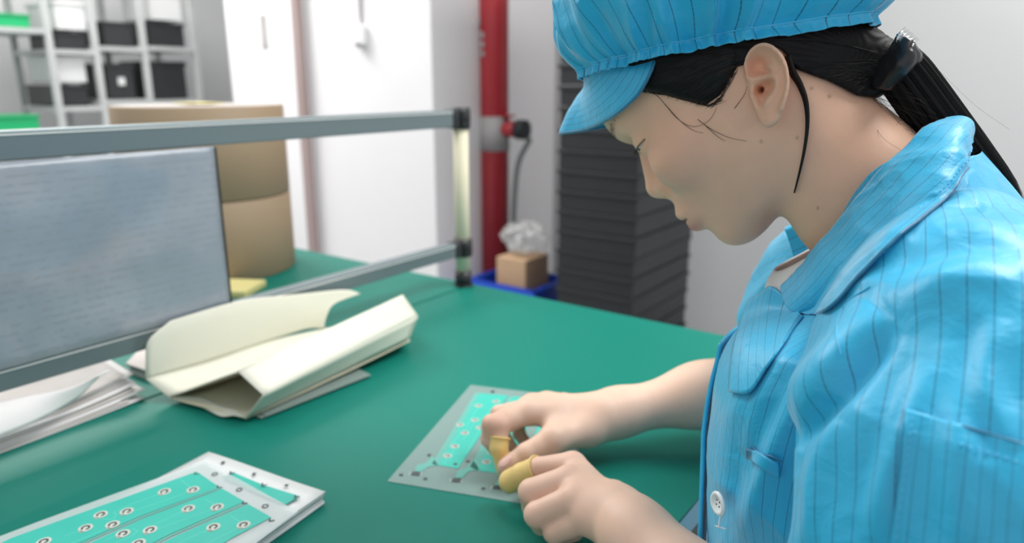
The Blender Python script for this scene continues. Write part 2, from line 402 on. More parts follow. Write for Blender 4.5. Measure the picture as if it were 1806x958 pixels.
# blue crate, carton and bag beside the rack
cb = on(915, 505, 1, 2.2)
root = empty('crate', (cb[0], 2.2, 0), 'blue plastic crate on the floor between red pipe and black trays', 'crate')
zt = on(915, 488, 1, 2.2)[2]
for k in range(2):
    zz = zt-(k+1)*.28
    mb = MB()
    w_, d_ = .30, .24
    for sx_ in (-1, 1):
        mb.box((cb[0]+sx_*w_/2, 2.2, zz+.14), (.008, d_, .27)); mb.box((cb[0], 2.2+sx_*d_/2, zz+.14), (w_, .008, .27))
        mb.box((cb[0]+sx_*w_/2, 2.2, zz+.265), (.022, d_+.02, .02)); mb.box((cb[0], 2.2+sx_*d_/2, zz+.265), (w_+.02, .022, .02))
    mb.box((cb[0], 2.2, zz+.008), (w_, d_, .012))
    mb.build('crate_body', M['blue'], root)
ob = tag(MB().box((cb[0]-.02, 2.2, .125), (.2, .2, max(.02, zt-.56))), 'x') if False else None
if zt-.56 > .01:
    MB().box((cb[0], 2.2, (zt-.56)/2), (.28, .22, zt-.56)).build('plinth', M['dark'], root)
bx = on(922, 470, 1, 2.2)
carton = MB().box((bx[0], 2.2, zt-.045+.065), (.135, .16, .14), bev=.002).build('carton', M['carton'])
tag(carton, 'small brown carton standing in the blue crate', 'box')
bagm = mat('clear_bag', (.75, .76, .76), .25, Alpha=.35)
def blob(name, c, r, m, seed, label, cat, amp=.6):
    bm = bmesh.new(); bmesh.ops.create_icosphere(bm, subdivisions=4, radius=1)
    P = np.array([v.co[:] for v in bm.verts]); d = 1+amp*(ridged(P*1.4+seed)-.5)
    for v, p, k in zip(bm.verts, P, d): v.co = Vector(np.array(c)+p*np.array(r)*k)
    me = bpy.data.meshes.new(name); bm.to_mesh(me); bm.free(); me.polygons.foreach_set('use_smooth', [True]*len(me.polygons)); me.materials.append(m)
    o = bpy.data.objects.new(name, me); col.objects.link(o); return tag(o, label, cat)
bz = on(930, 425, 1, 2.2)
blob('plastic_bag', (bx[0]+.01, 2.2, zt+.095+.066), (.082, .065, .052), bagm, 3, 'crumpled clear plastic bag lying on the small carton', 'bag')
# pillar socket and wire, marks
sx0 = on(637, 62, 1, 2.07)
root = empty('wall_switch', (sx0[0], 2.065, sx0[2]), 'grey wall switch box with a cable coming down the white pillar', 'switch')
MB().box((sx0[0], 2.063, sx0[2]), (.055, .028, .075), bev=.006).build('switch_box', M['ceiling'], root)
MB().cyl((sx0[0], 2.05, sx0[2]-.045), (sx0[0], 2.06, sx0[2]-.02), .012).build('switch_knob', M['greyband'], root, True)
MB().cyl((sx0[0], 2.072, sx0[2]+.03), (sx0[0], 2.072, 2.8), .005, n=10).build('cable', M['greyband'], root, True)
# brown strip left of the pillar
bp = on(536, 200, 1, 2.05)
tag(MB().box((bp[0], 2.05, 1.425), (.045, .03, 2.85), bev=.004).build('conduit', M['brownpipe']), 'brown painted conduit running up the left edge of the white pillar', 'conduit')
# white cabinet
xa, xb = on(412, 200, 1, 2.3)[0], on(540, 200, 1, 2.3)[0]
root = empty('cabinet', ((xa+xb)/2, 2.5, 0), 'tall white cabinet with a grey recessed handle left of the pillar', 'cabinet')
MB().box(((xa+xb)/2, 2.52, 1.0), (xb-xa, .4, 2.0), bev=.004).build('body', M['wallwhite'], root)
dr = MB().box(((xa+xb)/2, 2.31, 1.02), (xb-xa-.02, .02, 1.9), bev=.003).build('door', M['wallwhite'], root)
hp = on(463, 55, 1, 2.29)
MB().box((hp[0], 2.298, hp[2]), (.05, .012, .16), bev=.005).build('handle', M['greyband'], dr)
# wire shelf at far left, along the left wall
def to_px0(P): v = P-cam_pos; return 903+CAM_F*(v@_R)/(v@_fw)
def onx(px, py, x): return on(px, py, 0, x)
SX = -3.9
ys = [onx(-60, 100, SX)[1], onx(90, 100, SX)[1], onx(170, 100, SX)[1], onx(255, 100, SX)[1], onx(345, 100, SX)[1]]
root = empty('shelf_unit', (SX-.2, (ys[0]+ys[-1])/2, 0), 'grey metal shelving unit at the far left holding bins and black boxes', 'shelving')
m = mottle(mat('shelf_metal', (.4, .42, .42), .5, .2), (.42, .44, .44), (.54, .56, .56), 9)
for y in ys:
    for x in (SX, SX-.4): MB().box((x, y, 1.0), (.028, .028, 2.0)).build('post', m, root)
bays = [(0, (48, 236)), (1, (88, 188)), (2, (83, 176)), (3, (83, 176))]
for k, qs in bays:
    ymid = (ys[k]+ys[k+1])/2; pxm = to_px0(np.array([SX, ymid, 1.2]))
    for q_ in qs:
        MB().box((SX-.2, ymid, onx(pxm, q_, SX)[2]-.011), (.42, ys[k+1]-ys[k]+.02, .022)).build('shelf', m, root)
for z in (.25, .62, 1.9): MB().box((SX-.2, (ys[0]+ys[-1])/2, z), (.42, ys[-1]-ys[0], .022)).build('shelf', m, root)
wb = mottle(mat('white_carton', (.7, .71, .72), .6), (.62, .63, .64), (.74, .75, .75), 5)
def sbox(name, p0, p1, q0, q1, mm, label, cat, dx=.3, group=None, zb0=None):
    """box standing on the shelf, its face spanning photo x p0..p1 and y q0..q1"""
    a = onx(p0, (q0+q1)/2, SX); b = onx(p1, (q0+q1)/2, SX); zt_ = onx((p0+p1)/2, q0, SX)[2]; zb = onx((p0+p1)/2, q1, SX)[2]
    zb = zb0 if zb0 else zb+.001; zt_ = max(zt_, zb+.03)
    r = empty(name, (SX-.02-dx/2, (a[1]+b[1])/2, zb), label, cat, group)
    w = b[1]-a[1]; h = zt_-zb; cx_ = SX-.03-dx/2; cy_ = (a[1]+b[1])/2
    MB().box((cx_, cy_, zb+h/2), (dx, w*.94, h), bev=min(.006, h/6)).build('body', mm, r)
    MB().box((cx_, cy_, zb+h*.93), (dx+.012, w*.94+.012, h*.12), bev=.002).build('rim', mm, r)
    if 'sticker' in label: MB().box((SX-.024, cy_, zb+h*.5), (.008, w*.22, h*.22)).build('sticker', wb, r)
    return r
sbox('storage_bin', -40, 60, 22, 47, M['green'], 'low green bin on the upper shelf at the far left', 'bin')
sbox('storage_bin', -30, 78, 204, 235, M['green'], 'low green bin on the lower shelf at the far left', 'bin')
sbox('black_box', 102, 160, 57, 87, M['dark'], 'small black box on the middle shelf in the second bay', 'box')
fb_ = sbox('black_box', 97, 163, 150, 187, M['dark'], 'flat black box on the lower shelf left of the paired black boxes', 'box')
sbox('black_box', 186, 240, 38, 82, M['dark'], 'black box on the middle shelf, left of its pair', 'box')
sbox('black_box', 265, 332, 40, 82, M['dark'], 'black box on the middle shelf, right of its pair', 'box')
sbox('black_box', 192, 244, 112, 175, M['dark'], 'black box with white sticker on the lower shelf, left of its pair', 'box')
sbox('black_box', 268, 336, 108, 175, M['dark'], 'larger plain black box on the lower shelf, right of its pair', 'box')
sbox('carton', 268, 326, -16, 37, wb, 'cream carton on top of the right black box of the upper pair', 'box', zb0=onx(298, 39, SX)[2]+.008)
sbox('carton', 100, 158, 98, 146, wb, 'white carton standing on the flat black box of the lower shelf', 'box', zb0=onx(130, 149, SX)[2]+.008)
sbox('carton', 100, 158, 2, 54, wb, 'white carton standing on the small black box in the second bay', 'box', zb0=onx(130, 56, SX)[2]+.008)
# kraft rolls on the second bench
def roll(c, r, z0, z1, label):
    root = empty('kraft_roll', (c[0], c[1], z0), label, 'roll')
    h = z1-z0
    lathe('wound_card', [(.038, .0), (r-.002, 0), (r, .002), (r, h-.002), (r-.002, h), (r-.004, h), (.038, h)], (c[0], c[1], z0), M['kraft'], root, 96)
    for q in (.3, .5, .7, .9):
        lathe('layer_ring', [(r*q, h-.0006), (r*q, h+.0006), (r*q+.004, h+.0006), (r*q+.004, h-.0006)], (c[0], c[1], z0), M['kraftend'], root, 64)
    lathe('end_disc', [(.04, h-.001), (.04, h+.0004), (r-.006, h+.0004), (r-.006, h-.001)], (c[0], c[1], z0), M['kraftend'], root, 64)
    lathe('core', [(.034, 0), (.034, h), (.038, h), (.038, 0), (.034, 0)], (c[0], c[1], z0), M['carton'], root, 48)
    for o in root.children: o.data.polygons.foreach_set('use_smooth', [abs(p.normal.z) < .5 for p in o.data.polygons])
    return root
roll((-1.380, .831), .163, TZ, .909, 'lower of two stacked brown kraft rolls on the rear bench')
roll((-1.380, .831), .1628, .9105, 1.088, 'upper of two stacked brown kraft rolls behind the rail')
yl = on(350, 176, 2, 1.0905); tag(MB().box((-1.43, .86, 1.0905), (.09, .06, .002)).build('yellow_label', M['yellow']), 'yellow paper label lying on top of the upper kraft roll', 'label')
# yellow note pad
root = tag(MB().box((-1.18, .742, TZ+.007), (.085, .085, .012), rot=np.array(Matrix.Rotation(.5, 3, 'Z'))).build('note_pad', M['yellow'], bev=.001), 'yellow note pad lying at the foot of the kraft rolls', 'note pad')
# ================================================================== ON THE BENCH
filmclear = mat('frosted_film', (.36, .50, .48), .36, Alpha=.42)
filmlay = mat('frosted_film_top', (.72, .80, .80), .3, Alpha=.42)
filmwhite = mottle(mat('milky_film', (.72, .74, .75), .35), (.68, .71, .72), (.76, .78, .78), 14)
teal = mottle(mat('teal_print', (.03, .46, .37), .45), (.03, .44, .36), (.05, .50, .41), 30)
tealpale = mat('pale_teal_print', (.16, .52, .45), .4, Alpha=.75)
silver = mat('silver_print', (.56, .59, .53), .5)
inkdark = mat('dark_print', (.05, .065, .07), .4)
line = mat('trace_print', (.12, .60, .50), .4)

def flat(name, pts, z, h, m, parent): return MB().prism([(p[0], p[1]) for p in pts], z, z+h).build(name, m, parent)
def ring_dot(px_, py_, toP, z, parent, r=.0052, ang=0, zf=None):
    c = toP(px_, py_)
    if zf: z = z+zf(c[0], c[1])
    mb = MB(); n = 20
    mb.prism([(c[0]+r*math.cos(2*math.pi*k/n), c[1]+r*math.sin(2*math.pi*k/n)) for k in range(n)], z, z+.0003)
    mb.prism([(c[0]+math.cos(ang)*r*a+(-math.sin(ang))*r*b, c[1]+math.sin(ang)*r*a+math.cos(ang)*r*b) for a, b in ((.8, -.3), (1.15, -.25), (1.15, .25), (.8, .3))], z, z+.0003)
    d = mb.build('contact_dot', silver, parent)
    mb = MB(); N = 16; r1, r2 = r*.34, r*.64
    out = [(c[0]+r2*math.cos(ang+.7+5.2*k/N), c[1]+r2*math.sin(ang+.7+5.2*k/N)) for k in range(N+1)]
    inn = [(c[0]+r1*math.cos(ang+.7+5.2*k/N), c[1]+r1*math.sin(ang+.7+5.2*k/N)) for k in range(N+1)][::-1]
    for k in range(N): mb.prism([out[k], out[k+1], inn[N-k-1], inn[N-k]], z+.0003, z+.0005)
    mb.build('dot_ring', inkdark, d)
    return d

# --- film sheet being worked on
A = onz(683, 850, TZ); Bc = onz(830, 680, TZ); wdir = np.array([.943, .334, 0]); Wd = .168
root = empty('film_sheet', tuple((A+Bc)/2+wdir*Wd/2), 'frosted film sheet with printed teal circuit strips under her hands', 'film sheet')
flat('film', [A, A+wdir*Wd, Bc+wdir*Wd, Bc], TZ+.0004, .0004, filmclear, root)
t3 = lambda u, v: onz(680+u/4.164, 670+v/4.164, TZ+.001)
zf = TZ+.0009
def strip3(pts, m, nm, z=zf, h=.0002): return flat(nm, [t3(*p) for p in pts], z, h, m, root)
strip3([(655, 100), (690, 98), (385, 628), (340, 620)], tealpale, 'strip_border')
strip3([(690, 98), (900, 116), (530, 652), (385, 628)], teal, 'circuit_strip')
strip3([(935, 122), (1150, 138), (860, 690), (675, 668)], teal, 'circuit_strip', )
strip3([(905, 120), (935, 122), (675, 668), (620, 640)], tealpale, 'strip_border')
off = np.array(t3(935, 122))-np.array(t3(690, 98))
q0 = [np.array(t3(*p))+2*off for p in ((690, 98), (900, 116), (530, 652), (385, 628))]
flat('circuit_strip', q0, zf, .0002, teal, root)
for pts in ([(340, 560), (385, 628), (310, 640), (262, 676), (215, 672), (235, 625), (300, 612)], [(645, 590), (690, 660), (610, 672), (560, 722), (510, 718), (535, 665), (600, 645)]):
    strip3(pts, tealpale, 'tail', z=zf)
strip3([(860, 690), (900, 690), (850, 780), (800, 776)], tealpale, 'tail')
for u, v in ((222, 689), (520, 738), (822, 790)):
    strip3([(u-25, v-14), (u+35, v-12), (u+25, v+15), (u-33, v+12)], inkdark, 'tail_contact', z=zf+.0002)
    strip3([(u-42, v-12), (u-38, v-12), (u-48, v+14), (u-52, v+14)], silver, 'guide_line', z=zf)
    strip3([(u+42, v-8), (u+46, v-8), (u+36, v+18), (u+32, v+18)], silver, 'guide_line', z=zf)
for u, v in ((115, 698), (292, 727), (320, 553), (605, 598), (718, 798), (905, 828), (787, 87), (513, 620)):
    strip3([(u-13, v-7), (u+14, v-7), (u+12, v+7), (u-15, v+7)], inkdark, 'register_mark', z=zf+.0002)
dots3 = [(682, 192), (811, 160), (656, 297), (546, 332), (582, 392), (690, 352), (509, 490), (454, 560), (741, 605), (778, 535)]
for u, v in dots3: ring_dot(u, v, t3, zf+.0002, root, .0044, ang=-1.9)
for a, b in (((682, 205), (585, 340)), ((811, 172), (720, 300)), ((656, 310), (570, 440)), ((690, 365), (590, 545)), ((590, 545), (500, 545)), ((509, 500), (470, 600)), ((454, 570), (430, 620)), ((546, 345), (540, 330)), ((640, 300), (480, 480))):
    p, q = np.array(t3(*a)), np.array(t3(*b)); d = q-p; nrm = np.array([-d[1], d[0], 0])/np.linalg.norm(d)*.00035
    flat('trace', [p-nrm, q-nrm, q+nrm, p+nrm], zf+.0002, .0001, line, root)

# --- stack of film sheets at lower left
def sag(x, y): # the sheets lift slightly towards the near end
    return max(0., (.36-y))**2*.0
ZS = .7645
Ls = np.array(onz(365, 796, ZS)); Rs = np.array(onz(570, 866, ZS)); wd_ = Rs-Ls; wn = wd_/np.linalg.norm(wd_); ln = np.array([-wn[1]*-1, -wn[0], 0])  # towards the camera
ln = np.array([wn[1], -wn[0], 0]); ln /= np.linalg.norm(ln)
root = empty('film_stack', tuple(Ls+wd_/2+ln*.1-np.array([0, 0, ZS-TZ])), 'stack of milky film sheets printed with teal circuit strips, lower left of the bench', 'film stack')
SL = .30
def sheet(name, c0, w, l, z, m, rot=0, thick=.0005, parent=root, bowx=.0, skew=-.03):
    ca, sa = math.cos(rot), math.sin(rot); R2 = lambda v: np.array([ca*v[0]-sa*v[1], sa*v[0]+ca*v[1], 0])
    U, V = np.meshgrid(np.linspace(0, 1, 14), np.linspace(0, 1, 20), indexing='ij')
    a, b = R2(wn), R2(ln)
    G = c0[None, None]+U[..., None]*a*w+V[..., None]*b*l
    G = G+a*(bowx*((V-.0)**2))[..., None]
    G[..., 2] = z+.0006*np.sin(U*5+V*3+z*900)
    return grid_mesh(name, G, m, parent, thick=thick)
n_s = 7
for i in range(n_s):
    z = TZ+.0012+i*(ZS-.0022-TZ)/n_s
    sheet('milky_sheet', Ls-wn*.001+np.array([rng.normal()*.0012, rng.normal()*.0012, 0]), np.linalg.norm(wd_), SL, z, filmwhite, rot=rng.normal()*.006, thick=.0014, bowx=-.02)
t4 = lambda u, v: onz(u/3.01, 780+v/3.01, ZS)
z0 = ZS-.0002
def strip4(pts, m, nm, z=z0, h=.0002): return flat(nm, [t4(*p) for p in pts], z, h, m, root)
strip4([(1232, 158), (1410, 232), (1350, 262), (1180, 190)], teal, 'circuit_strip')
strip4([(1415, 232), (1592, 287), (1515, 332), (1340, 262)], teal, 'circuit_strip')
for u, v in ((1183, 108), (1348, 168), (1520, 229)): strip4([(u-13, v+3), (u-2, v-7), (u+14, v-5), (u+3, v+7)], inkdark, 'register_mark')
# loose overlay sheet with its own strips
ov = empty('film_sheet', tuple(np.array(t4(1000, 300))*[1, 1, 0]+[0, 0, ZS+.0005]), 'loose printed film sheet lying askew on top of the milky film stack', 'film sheet')
zo = ZS+.0016
pts = [(1090, 105), (1500, 330), (1585, 372), (1560, 392), (1150, 700), (-400, 900), (-350, 640), (200, 430)]
o_ = flat('film', [t4(*p) for p in pts], zo-.0008, .0004, filmlay, ov)
def strip5(pts, m, nm, z=zo, h=.0002): return flat(nm, [t4(*p) for p in pts], z, h, m, ov)
strip5([(1045, 165), (1165, 247), (740, 405), (300, 600), (-50, 760), (-300, 700), (60, 520), (530, 350)], teal, 'circuit_strip')
strip5([(1180, 255), (1300, 325), (900, 500), (400, 760), (50, 760), (360, 600), (760, 415)], teal, 'circuit_strip')
strip5([(1318, 338), (1442, 408), (1230, 520), (900, 720), (460, 760), (930, 510)], teal, 'circuit_strip')
for a, b, in (((1172, 250), (745, 412)), ((745, 412), (320, 600)), ((1310, 331), (910, 505)), ((910, 505), (430, 760))):
    p, q = np.array(t4(*a)), np.array(t4(*b)); d = q-p; nrm = np.array([-d[1], d[0], 0])/np.linalg.norm(d)*.0013
    flat('strip_gap', [p-nrm, q-nrm, q+nrm, p+nrm], zo+.0002, .0001, tealpale, ov)
t4b = lambda u, v: onz(u/3.01, 780+v/3.01, zo)
for u, v in ((873, 265), (1025, 255), (535, 387), (673, 370), (455, 458), (598, 440), (1000, 355), (1153, 347), (653, 488), (797, 468), (1133, 453), (1293, 441), (233, 530), (735, 538)):
    ring_dot(u, v, t4b, zo+.0003, ov, .0056, ang=-1.1)
for u, v in ((1140, 170), (1270, 253), (1408, 340)):
    c = t4b(u, v); mb = MB(); N = 14
    for k in range(N):
        a0, a1 = 2*math.pi*k/N, 2*math.pi*(k+1)/N
        mb.prism([(c[0]+.003*math.cos(a0), c[1]+.003*math.sin(a0)), (c[0]+.003*math.cos(a1), c[1]+.003*math.sin(a1)), (c[0]+.002*math.cos(a1), c[1]+.002*math.sin(a1)), (c[0]+.002*math.cos(a0), c[1]+.002*math.sin(a0))], zo, zo+.0003)
    mb.build('register_ring', inkdark, ov)
for u, v in ((1048, 165), (1168, 235), (1302, 320), (1445, 410), (1235, 160), (1405, 222), (1580, 286)):
    c = np.array(t4b(u, v)); mb = MB()
    for s in (-1, 1):
        a_ = c+wn*.003*s; b_ = c-ln*-.003
        d = b_-a_; nrm = np.array([-d[1], d[0], 0])/np.linalg.norm(d)*.0007; mb.prism([(a_-nrm)[:2], (b_-nrm)[:2], (b_+nrm)[:2], (a_+nrm)[:2]], zo, zo+.0003)
    mb.build('corner_mark', inkdark, ov)
def trace4(P):
    for a, b in zip(P[:-1], P[1:]):
        p, q = np.array(t4b(*a)), np.array(t4b(*b)); d = q-p; nrm = np.array([-d[1], d[0], 0])/np.linalg.norm(d)*.00035
        flat('trace', [p-nrm, q-nrm, q+nrm, p+nrm], zo+.0002, .0001, line, ov)
trace4([(860, 272), (700, 330), (600, 375)]); trace4([(1015, 262), (760, 350), (690, 372)]); trace4([(960, 200), (1020, 248)]); trace4([(1090, 305), (1150, 340)]); trace4([(1220, 390), (1285, 432)])
trace4([(985, 362), (820, 440)]); trace4([(1140, 352), (930, 430), (820, 470)]); trace4([(1120, 460), (900, 560)]); trace4([(1280, 450), (1060, 560)]); trace4([(520, 395), (515, 410), (600, 412), (620, 385), (600, 375)])
trace4([(640, 495), (560, 520)]); trace4([(440, 465), (340, 500)]); trace4([(585, 450), (380, 540)]); trace4([(700, 460), (730, 475), (700, 500), (560, 560)])

# --- white paper stack at left
paperw = mottle(mat('white_paper', (.8, .78, .78), .6), (.78, .76, .76), (.86, .84, .84), 5)
paperg = mottle(mat('greyish_paper', (.55, .5, .47), .7), (.50, .45, .42), (.70, .67, .65), 18)
root = empty('paper_stack', (-.92, .30, TZ), 'pile of white papers with curling top sheet at the left bench edge', 'paper stack')
FRr, FRn = onz(252, 708, TZ), onz(0, 803, TZ)           # near edge runs towards the camera side
ld = (FRn-FRr); ld /= np.linalg.norm(ld); wd2 = np.array([-ld[1]*-1, ld[0]*-1, 0]); wd2 = np.array([ld[1], -ld[0], 0])
if wd2[0] > 0: wd2 = -wd2
for i in range(11):
    U, V = np.meshgrid(np.linspace(0, 1, 24), np.linspace(0, 1, 10), indexing='ij')
    j = rng.normal(size=2)*.004; z = TZ+.0012+i*.0021; L = .34; Wp_ = .125
    b0 = np.array([FRr[0], FRr[1], 0])+ld*(j[0]+.012*(i % 3))+wd2*(abs(j[1])+.0015*i)
    lift = np.clip(1-U*3.2, 0, 1)**2*(.004+.0028*i)*(.35+.65*V)
    G = b0+U[..., None]*ld*L+V[..., None]*wd2*Wp_; G[..., 2] = z+lift
    grid_mesh('paper_sheet', G, paperg if i % 3 == 1 else paperw, root, thick=.0009)
tp = catmull([onz(196, 655, TZ+.052), onz(120, 685, TZ+.054), onz(40, 700, TZ+.056), onz(-60, 722, TZ+.058)], 30)
bt = catmull([onz(176, 664, TZ+.049), onz(135, 703, TZ+.038), onz(60, 745, TZ+.031), onz(-60, 792, TZ+.028)], 30)
Vv = np.linspace(0, 1, 12)[None, :, None]
# top sheet: far edge raised against the rail, near edge resting on the pile
md = (tp+bt)/2+np.array([.004, 0, .009])
G = (1-Vv)**2*tp[:, None]+2*Vv*(1-Vv)*md[:, None]+Vv**2*bt[:, None]
grid_mesh('curled_sheet', G, paperw, root, thick=.0006)

# --- folded cream card tray
cardm = bump(mottle(mat('cream_card', (.80, .80, .66), .55), (.68, .68, .575), (.74, .74, .64), 4), 200, .08, .0004)
cardi = mottle(mat('cream_card_inside', (.72, .68, .50), .6), (.68, .64, .47), (.75, .71, .54), 5)
root = empty('folded_card', (-.82, .62, TZ), 'folded cream card sleeve standing open on the bench behind the film stack', 'card sleeve')
def lin(a, b, n): return np.linspace(np.array(a), np.array(b), n)
def ribbon(name, rows, m, n=20, th=.0013, wob=.0008):
    """surface through successive edge curves"""
    R_ = [catmull(r, n) for r in rows]; G = np.stack(R_, 1)
    G = np.stack([catmull(g, 4*len(rows)) if len(rows) > 2 else lin(g[0], g[1], 6) for g in G])
    G = G+wob*perlin(G*22)[..., None]*np.array([0, 0, 1.])
    return grid_mesh(name, G, m, root, thick=th, thick_off=0)
p5, q5 = onz(434, 737, TZ+.006), onz(723, 597, TZ+.022)
p4, q4 = onz(464, 697, TZ+.040), onz(737, 558, TZ+.050)
p3, q3 = onz(419, 655, TZ+.058), onz(710, 520, TZ+.078)
XW = -.836                                                      # the raised wing stands just in front of the rail
p2, q2 = onz(300, 703, TZ+.006), np.array([-.800, .800, TZ+.010])
ow = lambda x, y, d=0: on(x, y, 0, XW+d)
ribbon('top_panel', [[p3, (p3+q3)/2, q3], [p4, (p4+q4)/2, q4]], cardm)
ribbon('side_panel', [[p4, (p4+q4)/2, q4], [p5, (p5+q5)/2, q5]], cardm)
ribbon('base_panel', [[p2, (p2+q2)/2, q2], [p5-[0, 0, .001], (p5+q5)/2-[0, 0, .004], q5-[0, 0, .004]]], cardi)
ribbon('inner_panel', [[p2+[0, 0, .002], (p2+q2)/2+[0, 0, .003], q2+[0, 0, .003]], [p3-[0, 0, .001], (p3+q3)/2, q3-[0, 0, .001]]], cardm, wob=0)
w0 = [ow(257, 668), ow(257, 640, .002), ow(262, 600, .002), ow(300, 566)]
w1 = [ow(360, 640), ow(360, 600, .003), ow(380, 560, .003), ow(425, 530)]
w2 = [ow(470, 603), ow(478, 570, .003), ow(498, 540, .003), ow(525, 519)]
w3 = [ow(540, 580), ow(560, 560, .003), ow(568, 540, .003), ow(605, 511)]
w4 = [ow(571, 580), ow(575, 560, .004), ow(590, 536, .004), ow(636, 518)]
rows = [[a[i] for a in (w0, w1, w2, w3, w4)] for i in range(4)]
ribbon('wing_panel', rows, cardm, n=40)
ribbon('flap_panel', [[w0[0], w1[0], w2[0], w4[0]], [p2, p2*.66+q2*.34, p2*.34+q2*.66, q2]], cardm)
# front tuck flap, slightly torn
fr = [p2, onz(350, 716, TZ+.004), onz(388, 734, TZ+.003), onz(412, 733, TZ+.006), p5]
fb = [p2+[0, 0, .001], onz(352, 700, TZ+.008), onz(390, 716, TZ+.007), onz(412, 722, TZ+.008), p5+[0, 0, .001]]
ribbon('tuck_flap', [fr, fb], cardm, n=24)

# thin film packs underneath and behind
gf = mat('grey_film', (.30, .38, .36), .3, Alpha=.75)
root = empty('film_pack', (-.70, .52, TZ), 'thin pack of grey translucent films under the folded cream card', 'film pack')
a0, a1, a2, a3 = onz(462, 742, TZ), onz(648, 668, TZ), onz(590, 640, TZ), onz(400, 712, TZ)
for i in range(3):
    d = np.array([rng.normal()*.003, rng.normal()*.003, 0]); flat('film', [p+d for p in (a0, a1, a2, a3)], TZ+.0005+i*.0014, .0009, gf, root)
root = empty('card_pile', (-.97, .45, TZ), 'short pile of off-white card sheets by the foot of the lower rail', 'card pile')
a0, a1, a2, a3 = onz(228, 660, TZ), onz(262, 672, TZ), onz(330, 640, TZ), onz(262, 622, TZ)
for i in range(5):
    d = np.array([rng.normal()*.002, rng.normal()*.002, 0]); flat('card_sheet', [p+d for p in (a0, a1, a2, a3)], TZ+.0005+i*.003, .0024, paperw if i % 2 else paperg, root)
# ================================================================== THE WOMAN
HT = math.radians(45); EO = np.array([-.154, .563, 1.126])      # head origin: between the ear canals
hf = np.array([-math.cos(HT), 0, -math.sin(HT)]); hu = np.array([-math.sin(HT), 0, math.cos(HT)]); hl = np.array([0, 1., 0])
HY, HS = math.radians(4), .93                                  # head turned a little, slight length trim
hx = np.array([math.cos(HY), math.sin(HY), 0]); hl = np.array([-math.sin(HY), math.cos(HY), 0]); EO = np.array([-.154, .493, 1.126])+.07*hl
_c, _s = math.cos(HT), math.sin(HT)
def H2W(P):
    P = np.asarray(P, float); a, b, c = P[..., :1], P[..., 1:2], P[..., 2:3]
    return EO+(-a*_c-c*_s)*HS*hx+b*hl+(-a*_s+c*_c)*np.array([0, 0, 1.])
def W2H(P):
    P = np.asarray(P, float)-EO; x = (P@hx)/HS; z = P[..., 2]; return np.stack([-x*_c-z*_s, P@hl, -x*_s+z*_c], -1)
def hpx(px, py, y): return W2H(ony(px, py, y))
woman = empty('person', (-.02, .56, TZ-.3), 'woman in blue pinstriped work coat and cap bent over the film sheet', 'person')

skin = mat('skin', (.62, .40, .30), .48, spec=.35, Subsurface_Weight=.12, Subsurface_Scale=.02)
bsdf(skin).inputs['Subsurface Radius'].default_value = (1, .4, .25)
vc = node(skin, 'ShaderNodeVertexColor'); vc.layer_name = 'tone'
n1 = node(skin, 'ShaderNodeTexNoise'); n1.inputs['Scale'].default_value = 45; n1.inputs['Detail'].default_value = 4
tcs = node(skin, 'ShaderNodeTexCoord'); link(skin, tcs.outputs['Object'], n1.inputs['Vector'])
mx = node(skin, 'ShaderNodeMix', data_type='RGBA', blend_type='MULTIPLY'); link(skin, vc.outputs[0], mx.inputs[6])
rr = node(skin, 'ShaderNodeMapRange'); rr.inputs[3].default_value = .90; rr.inputs[4].default_value = 1.08; link(skin, n1.outputs['Fac'], rr.inputs[0])
cmb = node(skin, 'ShaderNodeCombineColor'); [link(skin, rr.outputs[0], cmb.inputs[i]) for i in range(3)]
mx.inputs[0].default_value = 1; link(skin, cmb.outputs[0], mx.inputs[7]); link(skin, mx.outputs[2], bsdf(skin).inputs['Base Color'])
n2 = node(skin, 'ShaderNodeTexNoise'); n2.inputs['Scale'].default_value = 700; link(skin, tcs.outputs['Object'], n2.inputs['Vector'])
bp_ = node(skin, 'ShaderNodeBump'); bp_.inputs['Strength'].default_value = .12; bp_.inputs['Distance'].default_value = .0005; link(skin, n2.outputs['Fac'], bp_.inputs['Height']); link(skin, bp_.outputs[0], bsdf(skin).inputs['Normal'])

# ---- head and neck, in head coordinates: a forward, b sideways, c up
cA = [(-.082, .080), (-.075, .086), (-.066, .0965), (-.056, .1045), (-.047, .108), (-.038, .1105), (-.026, .112), (-.012, .1125), (0, .1105), (.012, .107), (.024, .105), (.034, .1065), (.042, .110), (.050, .114), (.058, .1185), (.067, .1225), (.078, .1245), (.091, .1245), (.105, .119), (.118, .106), (.13, .08), (.138, .05)]
cB = [(-.082, .02), (-.06, -.008), (-.04, -.030), (-.02, -.046), (0, -.055), (.03, -.062), (.06, -.064), (.09, -.055), (.11, -.038), (.125, -.015), (.138, .015)]
cW = [(-.082, .030), (-.070, .042), (-.055, .0505), (-.04, .056), (-.02, .0610), (0, .0645), (.02, .067), (.04, .0685), (.06, .0695), (.08, .0685), (.1, .063), (.115, .054), (.128, .038), (.138, .015)]
cN = [(-.082, 1.75), (-.05, 1.85), (-.02, 2.0), (.02, 2.25), (.06, 2.35), (.1, 2.1), (.138, 2)]
ax, P = axes3((-.105, -.10, -.20), (.155, .10, .148), .00125)
a, b, c = P; ab = np.abs(b)
def ip(tab, x): t = np.array(tab); xs = t[:, 0]; from_ = catmull(t, 200); return np.interp(x, from_[:, 0], from_[:, 1]).astype(np.float32)
Ac, Bc_, Wc, Nc = ip(cA, c), ip(cB, c), ip(cW, c), ip(cN, c)
a0 = np.float32(.018)
t = a-a0
fr_ = np.maximum(t, 0)/(Ac-a0); bk_ = np.maximum(-t, 0)/(a0-Bc_)
q = np.where(t > 0, (np.power(fr_, Nc)+np.power(ab/Wc, Nc))**(1/Nc), np.sqrt(bk_**2+(ab/Wc)**2))
head = (q-1)*np.minimum(Wc, .06)
head = smax(head, c-.132, .03)
